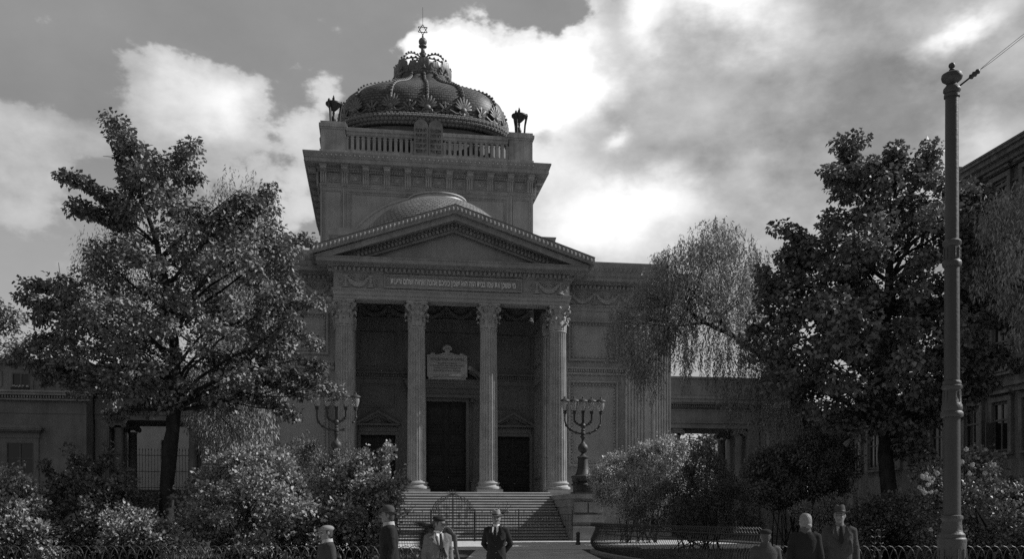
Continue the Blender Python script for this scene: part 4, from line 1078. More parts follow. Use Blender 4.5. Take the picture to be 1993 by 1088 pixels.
# ------------------------------------------------------------------ tenement along the right side of the square
UT = 27.0
def tenement(name, lab, v0, v1, zr, floors, vs, open_at=None):
    r = empty(name, LW(UT, (v0 + v1) / 2), TH, lab, 'building'); O_ = (UT, (v0 + v1) / 2)
    b = MB(); b.box(UT + .003, UT + 11, v0, v1, -.1, zr - .9)
    at_local(b, *O_).build('wall', PLASTER_D, r)
    b = MB()
    for (o0, z0, z1) in ((.12, zr - 1.7, zr - 1.55), (.25, zr - .95, zr - .75), (.55, zr - .75, zr - .5), (.8, zr - .5, zr - .25), (.95, zr - .25, zr - .1)): b.box(UT - o0, UT + .1, v0 - .05, v1 + .05, z0, z1)
    for z in (8.3, 12.3):
        if z < zr - 3: b.box(UT - .12, UT + .1, v0, v1, z, z + .18)
    b.box(UT - .1, UT + .1, v0, v1, -.1, 3.4)
    at_local(b, *O_).build('cornice', PLASTER_D, r)
    b = MB(); b.add([(UT - 1.0, v0 - .1, zr - .1), (UT - 1.0, v1 + .1, zr - .1), (UT + 11, v1 + .1, zr + 2.5), (UT + 11, v0 - .1, zr + 2.5), (UT - 1.0, v0 - .1, zr), (UT - 1.0, v1 + .1, zr), (UT + 11, v1 + .1, zr + 2.6), (UT + 11, v0 - .1, zr + 2.6)], [(3, 2, 1, 0), (4, 5, 6, 7), (0, 1, 5, 4), (1, 2, 6, 5), (2, 3, 7, 6), (3, 0, 4, 7)])
    for v in vs[::3]: b.box(UT - .6, UT + .3, v + .9, v + 1.5, zr - .1, zr + .55)
    at_local(b, *O_).build('roof', ROOF, r)
    for (z0, z1, hw) in floors:
        for v in vs:
            b = MB(); b.box(UT - .01, UT + .0, v - hw, v + hw, z0, z1); w = at_local(b, *O_).build('window', PANE, r)
            b = MB(); t = .09
            def bb(y0, y1, q0, q1, d=.07): b.box(UT - d, UT - .01, y0, y1, q0, q1)
            bb(v - hw, v - hw + t, z0, z1); bb(v + hw - t, v + hw, z0, z1); bb(v - hw + t, v + hw - t, z0, z0 + t); bb(v - hw + t, v + hw - t, z1 - t, z1); bb(v - .05, v + .05, z0 + t, z1 - t, .06); bb(v - hw + t, v + hw - t, z0 + (z1 - z0) * .62, z0 + (z1 - z0) * .62 + .09, .08)
            at_local(b, *O_).build('window_frame', WFRAME, w)
            b = MB(); b.box(UT - .2, UT + .0, v - hw - .25, v - hw, z0 - .1, z1 + .05); b.box(UT - .2, UT + .0, v + hw, v + hw + .25, z0 - .1, z1 + .05); b.box(UT - .22, UT, v - hw - .25, v + hw + .25, z1 + .05, z1 + .3); b.box(UT - .42, UT, v - hw - .38, v + hw + .38, z1 + .42, z1 + .56); b.box(UT - .3, UT, v - hw - .3, v + hw + .3, z0 - .22, z0 - .1)
            at_local(b, *O_).build('window_surround', PLASTER_D, w)
            if random.random() < .6:
                b = MB(); b.box(UT - .03, UT - .012, v - hw + .1, v - hw + .1 + hw * random.uniform(.4, .8), z0 + .1, z1 - .1); at_local(b, *O_).build('curtain', CURT, w)
            if open_at is not None and abs(v - open_at) < .1 and z0 < 6:
                b = MB(); b.xbox(T(UT - .1, v + hw, 0) @ RZ(R(200)), 0, .62, -.02, .02, z0 + .1, z0 + (z1 - z0) * .6); at_local(b, *O_).build('open_casement', WFRAME, w)
    return r
tenement('tenement', 'tall sooty plaster tenement with deep cornice and open casement at the right edge', -36, -12.8, 20.3, [(5.0, 7.5, .62), (9.1, 11.5, .6), (13.1, 15.4, .6), (17.1, 18.95, .58)], [-34.55 + 2.28 * k for k in range(10)], -16.31)
tenement('low_tenement', 'low plaster house behind the dark tree, joining the tenement to the pavilion', -12.7, 5.4, 8.9, [(4.7, 7.0, .6)], [-10.9 + 2.3 * k for k in range(7)])

# ------------------------------------------------------------------ foliage
def inpoly(P, x, y):
    c = np.zeros(len(x), bool); n = len(P)
    for i in range(n):
        x0, y0 = P[i]; x1, y1 = P[(i + 1) % n]
        if y0 == y1: continue
        t = ((y0 > y) != (y1 > y)) & (x < (x1 - x0) * (y - y0) / (y1 - y0) + x0); c ^= t
    return c
def norm(a): return a / np.maximum(1e-9, np.linalg.norm(a, axis=1))[:, None]
def leafmesh(name, Pp, D, Nn, L, Wd, m, parent, origin, fold=.25):
    n = len(Pp); D = norm(D); Nn = norm(Nn - D * np.sum(Nn * D, 1)[:, None]); Sd = np.cross(D, Nn)
    L = L[:, None]; Wd = Wd[:, None]
    v = np.empty((n, 4, 3)); v[:, 0] = Pp; v[:, 1] = Pp + D * L * .45 + Sd * Wd * .5 + Nn * Wd * fold; v[:, 2] = Pp + D * L; v[:, 3] = Pp + D * L * .45 - Sd * Wd * .5 + Nn * Wd * fold
    v = (v.reshape(-1, 3) - np.array(origin)).astype(np.float32)
    me = bpy.data.meshes.new(name); me.vertices.add(4 * n); me.vertices.foreach_set('co', v.ravel())
    me.loops.add(4 * n); me.loops.foreach_set('vertex_index', np.arange(4 * n, dtype=np.int32))
    me.polygons.add(n); me.polygons.foreach_set('loop_start', np.arange(0, 4 * n, 4, dtype=np.int32))
    try: me.polygons.foreach_set('loop_total', np.full(n, 4, dtype=np.int32))
    except Exception: pass
    me.update(calc_edges=True); me.validate(); me.materials.append(m)
    o = bpy.data.objects.new(name, me); COL.objects.link(o)
    if parent is not None: o.parent = parent
    return o
def blob_leaves(C, Rr, n_each, L, Wd, mode, shell=.45):
    """C blob centres (k,3), Rr blob radii (k,3): leaves scattered through each, thicker near its skin"""
    k = len(C); N_ = int(n_each * k); idx = rng.integers(0, k, N_)
    u = norm(rng.normal(size=(N_, 3))); r = shell + (1 - shell) * rng.random(N_) ** .6; r = np.where(rng.random(N_) < .25, rng.random(N_), r)
    Pp = C[idx] + u * r[:, None] * Rr[idx]
    j = rng.normal(size=(N_, 3))
    if mode == 'broad': D = u * .8 + j * .55 + np.array([0, 0, -.45]); Nn = u * .35 + rng.normal(size=(N_, 3)) * .45 + np.array([0, 0, 1.0])
    elif mode == 'willow': D = u * .25 + j * .28 + np.array([0, 0, -1.0]); Nn = rng.normal(size=(N_, 3)) + np.array([0, 0, .2])
    else: D = u * 1.0 + j * .6 + np.array([0, 0, .25]); Nn = u * .5 + rng.normal(size=(N_, 3)) * .55 + np.array([0, 0, .7])
    s = .7 + .6 * rng.random(N_)
    return Pp, D, Nn, L * s, Wd * s
def strands(poly, Y0, dY, k, ln, L, Wd, step=.05):      # thin hanging twigs set with narrow leaves
    C, _ = fill(poly, Y0, dY, k, 1); out = []
    for c in C:
        n = int(rng.uniform(.5, 1.2) * ln / step); t = np.arange(n) * step; a = rng.uniform(0, 2 * PI); w = rng.uniform(.05, .3)
        p = np.stack([c[0] + np.cos(a) * w * (1 - np.exp(-t * 2)), c[1] + np.sin(a) * w * (1 - np.exp(-t * 2)), c[2] + ln * .35 - t], 1) + rng.normal(size=(n, 3)) * .025
        out.append(p)
    P_ = np.concatenate(out); n = len(P_); D = rng.normal(size=(n, 3)) * .45 + np.array([0, 0, -1.0]); sc = .7 + .6 * rng.random(n)
    return P_, D, rng.normal(size=(n, 3)), L * sc, Wd * sc
def fill(poly, Y0, dY, k, r):                          # blob centres through a crown of this outline and this depth
    P = np.array(poly, float); x0, y0 = P.min(0); x1, y1 = P.max(0); X = []; Yp = []
    while len(X) < k:
        x = rng.uniform(x0, x1, 4 * k); y = rng.uniform(y0, y1, 4 * k); ok = inpoly(P, x, y); X += list(x[ok]); Yp += list(y[ok])
    X = np.array(X[:k]); Yp = np.array(Yp[:k])
    # thinner towards the outline
    d = np.min([np.abs(np.hypot(X - a, Yp - b)) for a, b in [(P[i][0] * (1 - t) + P[(i + 1) % len(P)][0] * t, P[i][1] * (1 - t) + P[(i + 1) % len(P)][1] * t) for i in range(len(P)) for t in (0, .33, .67)]], axis=0)
    lim = dY * np.clip(.2 + d / (.25 * min(x1 - x0, y1 - y0)), 0, 1)
    Y = Y0 + rng.uniform(-1, 1, k) * lim
    C = np.stack([(X - CX) / F * Y, Y, EYE + (HZ - Yp) / F * Y], 1)
    return C, r * rng.uniform(.7, 1.25, (k, 1))
def sprays(lst, Y0, r, step=14, jit=.5):
    C = []; Rr = []
    for ln in lst:
        pts = []
        for (a, b) in zip(ln[:-1], ln[1:]):
            n = max(1, int(math.hypot(b[0] - a[0], b[1] - a[1]) / step))
            for i in range(n): pts.append((a[0] + (b[0] - a[0]) * i / n, a[1] + (b[1] - a[1]) * i / n))
        pts.append(ln[-1]); dy = rng.uniform(-1, 1) * 1.2
        for i, p in enumerate(pts):
            Y = Y0 + dy + rng.uniform(-jit, jit); t = i / max(1, len(pts) - 1)
            C.append(((p[0] - CX) / F * Y, Y, EYE + (HZ - p[1]) / F * Y)); Rr.append(r * (.55 + .6 * t) * rng.uniform(.8, 1.2))
    return np.array(C), np.array(Rr)[:, None]
def limb(b, p0, p1, r0, r1, sag=.15, n=7, seg=6):
    p0 = Vector(p0); p1 = Vector(p1); L = (p1 - p0).length; pts = []; k = Vector((random.uniform(-1, 1), random.uniform(-1, 1), random.uniform(.1, 1))) * L * sag
    for i in range(n + 1):
        t = i / n; q = p0.lerp(p1, t) + k * math.sin(PI * t) + Vector((random.uniform(-1, 1), random.uniform(-1, 1), random.uniform(-1, 1))) * L * .012 * (0 < i < n); pts.append(q)
    b.tube(pts, [r0 + (r1 - r0) * (i / n) for i in range(n + 1)], seg)
    return pts
def trunk_mesh(path, radii, C, nl, rl, base_frac=.35, seg=12):
    """trunk along world points, then nl limbs rising from it to blob centres"""
    b = MB(); P = []; RR = []
    for i in range(len(path) - 1):
        for t in (0, .25, .5, .75): P.append(Vector(path[i]).lerp(Vector(path[i + 1]), t) + Vector((random.uniform(-1, 1), random.uniform(-1, 1), 0)) * .04); RR.append((radii[i] + (radii[i + 1] - radii[i]) * t) * random.uniform(.94, 1.06))
    P.append(Vector(path[-1])); RR.append(radii[-1]); b.tube(P, RR, seg)
    b.tube([P[0] + Vector((0, 0, -.3)), P[0] + Vector((0, 0, .05)), P[0] + Vector((0, 0, .5))], [RR[0] * 1.7, RR[0] * 1.4, RR[0] * 1.0], seg)
    cand = [p for i, p in enumerate(P) if i >= base_frac * len(P)]; cr_ = [RR[i] for i in range(len(P)) if i >= base_frac * len(P)]
    sel = rng.choice(len(C), min(nl, len(C)), replace=False)
    for s_ in sel:
        c = Vector(C[s_]); best = None
        for i, p in enumerate(cand):
            h = Vector((c.x - p.x, c.y - p.y, 0)).length; cost = abs((c.z - p.z) - h * .7) + .25 * (c - p).length
            if best is None or cost < best[0]: best = (cost, i)
        i = best[1]; pts = limb(b, cand[i], c, min(cr_[i] * .55, rl), .012, .12)
        for q in range(3):
            s2 = Vector(pts[3 + q]); e = s2 + Vector((random.uniform(-1, 1), random.uniform(-1, 1), random.uniform(-.2, .8))) * (c - cand[i]).length * .28; limb(b, s2, e, rl * .3, .008, .1, 4, 4)
    return b
def make_tree(name, label, base, path, radii, C, Rr, per, L, Wd, mode, lm, flat=(1, 1, .6), nl=40, rl=.09, group=None, shell=.45, bark=None, cat='tree', parts=('crown', 'trunk'), bf=.35, extra=None):
    root = empty(name, base, 0, label, cat, group)
    R3 = Rr * np.array([flat]); a = blob_leaves(C, R3, per, L, Wd, mode, shell)
    if extra: a = [np.concatenate(q) for q in zip(a, *extra)]
    leafmesh(parts[0], *a, lm, root, base)
    if path:
        b = trunk_mesh(path, radii, C, nl, rl, bf); b.v = [(x - base[0], y - base[1], z - base[2]) for x, y, z in b.v]
        b.build(parts[1], bark or BARK, root, smooth='all')
    return root
def g3(px, Y, z=None): p = at(px, HZ, Y); return Vector((p.x, Y, gz(Y) if z is None else z))
cc = np.concatenate

# lime tree in the left bed
Y = 36
poly = [(215, 262), (250, 270), (290, 320), (345, 300), (372, 300), (350, 340), (385, 400), (450, 410), (505, 385), (525, 400), (545, 450), (580, 485), (560, 530), (595, 590), (580, 640), (555, 690), (545, 730), (500, 750), (470, 790), (420, 800), (380, 780), (345, 800), (290, 800), (240, 775), (190, 790), (140, 755), (90, 710), (60, 640), (90, 570), (140, 510), (200, 470), (225, 440), (215, 400), (255, 370), (240, 310)]
C1, R1 = fill(poly, Y, 4.2, 300, .55)
C2, R2 = sprays([[(240, 330), (232, 290), (222, 255), (212, 232)], [(250, 300), (258, 285), (235, 240)], [(345, 345), (350, 305), (374, 282)], [(355, 340), (388, 346)], [(250, 440), (205, 385), (165, 355), (122, 342)], [(230, 440), (190, 415), (150, 398)], [(190, 420), (148, 408)],
                 [(470, 440), (505, 395), (525, 370)], [(520, 500), (560, 475), (600, 465)], [(150, 590), (100, 560), (52, 552)], [(140, 600), (80, 590), (42, 580)], [(140, 660), (80, 660), (40, 690), (22, 702)], [(560, 590), (600, 590), (622, 586)],
                 [(500, 715), (560, 725), (610, 745), (650, 762)], [(500, 735), (550, 750), (590, 768)], [(540, 640), (590, 650), (612, 668)], [(470, 770), (530, 785), (570, 808)], [(120, 720), (90, 745), (60, 700)], [(330, 380), (300, 330), (280, 300)], [(420, 430), (450, 400), (480, 390)], [(300, 780), (250, 800), (215, 810)], [(590, 700), (620, 712), (615, 720)]], Y, .36)
C = cc([C1, C2]); Rr = cc([R1, R2]); base = g3(322, Y)
path = [base, at(325, 960, Y), at(333, 860, Y), at(340, 780, Y), at(338, 660, Y), at(325, 560, Y), at(300, 450, Y), at(262, 350, Y)]
make_tree('lime_tree', 'tall lime tree with spreading layered branches in the left bed', base, path, [.32, .28, .27, .25, .19, .15, .10, .03], C, Rr, 118, .165, .12, 'broad', LIME, (1.0, 1.0, .72), 70, .07, shell=.3)

# willow behind the lime
Y = 47
poly = [(440, 345), (470, 330), (495, 370), (520, 400), (545, 470), (560, 600), (520, 760), (480, 880), (420, 900), (380, 840), (330, 700), (200, 690), (110, 600), (130, 500), (190, 455), (260, 430), (350, 420), (420, 380)]
C, Rr = fill(poly, Y, 3.5, 230, .75); base = g3(425, Y)
C2, R2 = fill([(380, 720), (560, 730), (545, 840), (490, 900), (400, 900), (370, 820)], 39, 1.5, 110, .42); C = cc([C, C2]); Rr = cc([Rr, R2])
make_tree('willow_tree', 'fine leaved willow rising behind the big lime tree', base, [base, at(425, 850, Y), at(415, 700, Y), at(420, 540, Y), at(450, 380, Y)], [.3, .25, .2, .12, .03], C, Rr, 80, .20, .04, 'willow', WILLOW, (.9, .9, 1.3), 40, .07, shell=.2, extra=[strands([(440, 350), (490, 345), (530, 400), (560, 560), (540, 760), (480, 850), (400, 840), (380, 600), (400, 420)], 41, 2, 260, 2.2, .16, .035), strands([(125, 520), (200, 460), (260, 440), (280, 600), (140, 600)], 47, 2, 120, 1.8, .18, .04)])
Y = 74
C, Rr = fill([(-120, 560), (0, 580), (35, 620), (60, 690), (80, 760), (-120, 760)], Y, 3, 60, 1.1); base = g3(-40, Y)
make_tree('broadleaf_tree', 'distant round tree above the left pavilion roof', base, [base, at(-40, 800, Y), at(-35, 640, Y)], [.35, .3, .1], C, Rr, 160, .26, .2, 'broad', LIME, (1, 1, .7), 15, .1)
Y = 90
C, Rr = fill([(1325, 850), (1370, 838), (1420, 850), (1440, 930), (1440, 990), (1320, 990)], Y, 3, 40, 1.2); base = g3(1375, Y)
make_tree('broadleaf_tree', 'dark tree seen through the right colonnade', base, [base, at(1375, 960, Y), at(1378, 870, Y)], [.25, .2, .1], C, Rr, 170, .3, .22, 'broad', MAPLE, (1, 1, .8), 12, .08)

# leaning willow right of the steps
Y = 43
poly = [(1200, 620), (1250, 560), (1265, 520), (1300, 490), (1345, 480), (1365, 445), (1400, 435), (1425, 465), (1470, 490), (1500, 530), (1500, 600), (1480, 640), (1400, 640), (1340, 640), (1290, 690), (1250, 740), (1215, 720)]
C1, R1 = fill(poly, Y, 2.8, 150, .55)
C2, R2 = fill([(1440, 690), (1500, 640), (1560, 700), (1560, 800), (1510, 800), (1470, 750)], Y, 2, 40, .5)
C = cc([C1, C2]); Rr = cc([R1, R2])
hang = [strands([(1190, 600), (1260, 560), (1300, 700), (1280, 760), (1225, 740), (1175, 680)], Y, 1.6, 230, 1.7, .14, .036), strands([(1290, 650), (1500, 640), (1520, 720), (1330, 730)], Y, 1.8, 250, 1.8, .15, .04),
        strands([(1380, 740), (1560, 740), (1560, 860), (1420, 800)], Y, 1.6, 260, 1.7, .14, .036), strands([(1370, 440), (1420, 440), (1500, 500), (1490, 620), (1280, 620), (1270, 520)], Y, 2.4, 620, 1.5, .16, .04)]
base = g3(1622, Y)
path = [base, at(1612, 950, Y), at(1600, 880, Y), at(1560, 800, Y), at(1525, 740, Y), at(1480, 690, Y), at(1420, 650, Y), at(1370, 628, Y), at(1320, 635, Y)]
wl = make_tree('willow_tree', 'leaning willow with thin hanging leaves against the sky right of the portico', base, path, [.34, .3, .28, .24, .2, .16, .12, .09, .03], C, Rr, 120, .16, .034, 'willow', WILLOW, (.95, .95, 1.15), 60, .07, shell=.15, bf=.45, extra=hang)

# maple behind the tram pole
Y = 35
poly = [(1530, 470), (1545, 455), (1600, 470), (1625, 400), (1615, 360), (1650, 300), (1690, 290), (1705, 320), (1760, 300), (1825, 310), (1850, 340), (1900, 390), (1900, 450), (1935, 540), (1960, 620), (1960, 680), (1910, 730), (1870, 760), (1840, 790), (1800, 850), (1760, 850), (1700, 850), (1620, 840), (1540, 800), (1490, 750), (1480, 640), (1495, 560), (1540, 510)]
C1, R1 = fill(poly, Y, 4.2, 400, .55)
C2, R2 = sprays([[(1660, 330), (1650, 290), (1670, 272)], [(1660, 310), (1640, 280)], [(1750, 330), (1742, 292)], [(1800, 330), (1812, 290)], [(1570, 470), (1540, 450), (1518, 445)], [(1620, 350), (1612, 330)], [(1930, 620), (1970, 640), (1992, 632)], [(1930, 690), (1965, 700), (1985, 712)], [(1880, 380), (1915, 378)], [(1870, 760), (1900, 770), (1925, 745)],
                 [(1790, 850), (1800, 890), (1795, 915)], [(1750, 850), (1755, 880)], [(1850, 780), (1870, 800)], [(1500, 560), (1485, 530)], [(1470, 640), (1455, 660)]], Y, .38)
C = cc([C1, C2]); Rr = cc([R1, R2]); base = g3(1735, Y)
path = [base, at(1730, 960, Y), at(1722, 860, Y), at(1715, 760, Y), at(1725, 620, Y), at(1735, 480, Y), at(1745, 340, Y)]
make_tree('maple_tree', 'large dark maple standing behind the tram pole', base, path, [.33, .28, .26, .24, .19, .13, .03], C, Rr, 108, .18, .155, 'broad', MAPLE, (1.05, 1.05, .7), 70, .1, shell=.3)
Y = 31
C, Rr = fill([(1905, 420), (1940, 385), (1985, 350), (2100, 340), (2140, 500), (2120, 700), (1990, 690), (1960, 600), (1900, 560)], Y, 2, 150, .5); base = g3(2060, Y)
make_tree('willow_tree', 'drooping willow in front of the tenement at the right edge', base, [base, at(2060, 850, Y), at(2050, 650, Y), at(2030, 430, Y)], [.3, .26, .18, .04], C, Rr, 120, .17, .04, 'willow', WILLOW, (.9, .9, 1.25), 35, .07, shell=.2)

# shrubs
def shrub(name, label, poly, Y, dY, k, r, per, L, Wd, lm, cat='shrub', group=None, flat=(1, 1, .85), mode='shrub', stems=9, extra=None, basepx=None):
    C, Rr = fill(poly, Y, dY, k, r)
    if extra: c2, r2 = sprays(extra, Y, r * .6, 10, .3); C = cc([C, c2]); Rr = cc([Rr, r2])
    xs = [p[0] for p in poly]; base = g3(basepx or (min(xs) + max(xs)) / 2, Y)
    root = empty(name, base, 0, label, cat, group)
    a = blob_leaves(C, Rr * np.array([flat]) * rng.uniform(.6, 1.25, (len(C), 1)), per, L, Wd, mode, .35)
    top = C[np.argsort(-C[:, 2])[:max(8, len(C) // 2)]]; out = []; tw = MB()          # ragged young shoots
    for q in range(26):
        c = top[rng.integers(0, len(top))]; d = np.array([rng.normal() * .45, rng.normal() * .4, 1.0]); d /= np.linalg.norm(d); ln = rng.uniform(.5, 1.0) * r * 2.1; n = int(ln / .045)
        t = (np.arange(n) + 1) / n * ln; pq = c + d * t[:, None] + rng.normal(size=(n, 3)) * .03; out.append(pq); tw.tube([tuple(c), tuple(c + d * ln)], [.012, .005], 4)
    pq = np.concatenate(out); n = len(pq); sc = .6 + .6 * rng.random(n)
    e = (pq, rng.normal(size=(n, 3)) + np.array([0, 0, .2]), rng.normal(size=(n, 3)) + np.array([0, 0, .8]), L * sc, Wd * sc)
    leafmesh('foliage', *[np.concatenate(q) for q in zip(a, e)], lm, root, base)
    b = MB()
    sel = rng.choice(len(C), min(stems * 3, len(C)), replace=False)
    for q in sel:
        c = Vector(C[q]); limb(b, base + Vector((random.uniform(-1, 1) * .4 * (max(xs) - min(xs)) / F * Y * .5, random.uniform(-.4, .4), -.05)), c, .03, .008, .08, 5, 5)
    b.add(tw.v, tw.f)
    b.v = [(x - base.x, y - base.y, z - base.z) for x, y, z in b.v]; b.build('stem', BARK, root)
    return root
GR = 'shrubs in the left bed'
shrub('shrub', 'low leafy shrub at the left edge below the pavilion window', [(-60, 940), (0, 925), (40, 930), (70, 960), (100, 1000), (110, 1075), (-60, 1075)], 33, 1.3, 90, .42, 105, .14, .10, SHRUB, group=GR)
shrub('shrub', 'shrub with upright young shoots left of the lime trunk', [(90, 960), (130, 925), (165, 915), (210, 940), (250, 940), (300, 985), (315, 1030), (310, 1075), (95, 1075)], 35, 1.6, 150, .42, 105, .135, .095, SHRUB_D, group=GR, extra=[[(150, 930), (145, 895), (138, 880)], [(160, 930), (165, 900)], [(180, 930), (200, 905), (215, 890)], [(120, 950), (100, 925), (85, 905)], [(230, 945), (240, 920)]])
shrub('shrub', 'broad sunlit shrub between the lime trunk and the boy in a cap', [(345, 985), (370, 945), (420, 905), (470, 885), (520, 880), (570, 905), (610, 960), (630, 1010), (640, 1075), (340, 1075)], 33, 1.8, 190, .42, 105, .14, .10, SHRUB, group=GR)
shrub('shrub', 'low shrub with pale leaves at the foot of the lime trunk', [(200, 1010), (260, 995), (310, 1010), (350, 1030), (360, 1075), (200, 1075)], 31.5, .9, 60, .36, 110, .12, .09, SHRUB, group=GR)
shrub('shrub', 'rounded feathery shrub at the lamp left of the steps', [(495, 885), (540, 862), (600, 858), (650, 875), (700, 890), (740, 915), (745, 960), (700, 1000), (600, 1020), (510, 1000), (480, 940)], 40, 1.8, 150, .42, 150, .11, .05, HEDGE, group=GR, basepx=590)
shrub('shrub', 'glossy leaved shrub in front of the left end of the steps', [(620, 960), (650, 915), (690, 905), (730, 900), (760, 930), (772, 980), (770, 1030), (760, 1075), (610, 1075)], 34, 1.4, 120, .38, 105, .14, .10, SHRUB, group=GR, extra=[[(700, 910), (712, 885)], [(740, 915), (750, 885), (755, 878)], [(760, 950), (782, 940)]])
GR = 'shrubs in the right bed'
shrub('shrub', 'pale flowering shrub glowing in the sun right of the steps', [(1150, 910), (1175, 885), (1215, 890), (1255, 870), (1295, 850), (1330, 870), (1335, 910), (1320, 960), (1280, 990), (1230, 1000), (1180, 1000), (1160, 960)], 50.5, 1.5, 150, .45, 150, .14, .065, SPIREA, group=GR)
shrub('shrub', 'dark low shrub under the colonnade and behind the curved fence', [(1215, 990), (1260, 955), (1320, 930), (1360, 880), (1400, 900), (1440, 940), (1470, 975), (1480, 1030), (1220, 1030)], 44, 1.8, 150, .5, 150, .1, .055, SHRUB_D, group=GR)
shrub('shrub', 'dark bushy shrub around the leaning willow trunk', [(1440, 920), (1480, 880), (1540, 870), (1590, 830), (1640, 850), (1665, 900), (1650, 960), (1600, 960), (1560, 985), (1490, 985)], 38, 1.6, 150, .42, 150, .11, .08, MAPLE, group=GR)
shrub('shrub', 'small light shrub behind the fair haired woman', [(1545, 1000), (1570, 972), (1610, 968), (1645, 990), (1640, 1040), (1560, 1045)], 34, .8, 50, .28, 150, .08, .045, SHRUB, group=GR)
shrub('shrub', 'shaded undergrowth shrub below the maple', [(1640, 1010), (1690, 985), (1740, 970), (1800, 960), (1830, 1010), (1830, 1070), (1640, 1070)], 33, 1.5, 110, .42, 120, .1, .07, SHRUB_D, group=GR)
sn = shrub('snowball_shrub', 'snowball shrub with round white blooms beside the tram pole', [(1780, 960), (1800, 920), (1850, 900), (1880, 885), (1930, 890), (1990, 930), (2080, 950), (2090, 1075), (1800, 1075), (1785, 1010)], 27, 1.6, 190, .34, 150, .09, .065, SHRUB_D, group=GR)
b = MB(); o_ = sn.location
for (px, py) in [(1795, 928), (1800, 932), (1805, 930), (1808, 934), (1790, 950), (1796, 954), (1815, 932), (1824, 922), (1880, 875), (1893, 905), (1934, 905), (1917, 922), (1872, 900), (1887, 922), (1812, 940), (1806, 944), (1800, 960), (1811, 958), (1822, 958), (1812, 1032), (1960, 1000), (1925, 935), (1860, 915), (1802, 924)]:
    p = at(px, py, 25.6 + random.uniform(-.2, .5)) - o_
    for q in range(14):
        d = Vector((random.gauss(0, 1), random.gauss(0, 1), random.gauss(0, 1))).normalized() * .045; b.ell(tuple(p + d), (.028, .028, .028), 5, 4)
b.build('blossoms', BLOOM, sn)
for (px, lab) in ((1703, 'thin upright plant stem left of its twin under the maple'), (1717, 'taller thin upright plant stem under the maple')):
    Y = 24; base = g3(px, Y); r = empty('young_plant', base, 0, lab, 'plant'); h = .95 if px < 1710 else 1.05; b = MB()
    b.tube([(0, 0, -.1), (-.03, 0, .6), (.02 if px < 1710 else -.05, 0, 1.0 + h * .3)], [.012, .01, .006], 5); b.build('stem', BARK, r); b = MB()
    for k in range(6):
        z = .4 + k * .17
        for s in (-1, 1): b.put(MB().ell((s * .07, 0, 0), (.05, .022, .006), 6, 4), T(-.02, 0, z) @ RZ(k * 1.3) @ Matrix.Rotation(-s * .5, 4, 'Y'))
    b.build('leaves', SHRUB_D, r)
# grass tufts and clover in the beds (uncountable)
n = 26000; gx = rng.uniform(-22, 24, n); gy = rng.uniform(26.5, 44, n); keep = ((gx < -3.0) | (gx > 4.6)); gx = gx[keep]; gy = gy[keep]; n = len(gx)
Pp = np.stack([gx, gy, np.array([gz(v) for v in gy]) - .01], 1)
o = leafmesh('grass', Pp, rng.normal(size=(n, 3)) * .35 + np.array([0, 0, 1]), rng.normal(size=(n, 3)), rng.uniform(.08, .28, n), rng.uniform(.015, .05, n), SHRUB_D, None, (0, 0, 0), .1)
o['kind'] = 'stuff'

# ------------------------------------------------------------------ paths and kerbs
sheet('path', [-1.75, 0, 3.4], [3, 10, 18, 24, 27, 30, 33, 36, 40, 41, 42, 43, 44, 45, 46], PAVE, .004)
sheet('square', [-40, 0, 40], [2.9, 12, 24.2], PAVE, .008)
b = MB(); nu, nv = 8, 12                              # cobbled strip along the foot of the building
for j in range(nv + 1):
    for i in range(nu + 1): q = LW(-12 + 28 * i / nu, -15.5 + 8.6 * j / nv); b.v.append((q.x, q.y, gz(q.y) + .012))
b.f = [(j * (nu + 1) + i, j * (nu + 1) + i + 1, (j + 1) * (nu + 1) + i + 1, (j + 1) * (nu + 1) + i) for j in range(nv) for i in range(nu)]
o = b.build('pavement', COB); o['kind'] = 'structure'

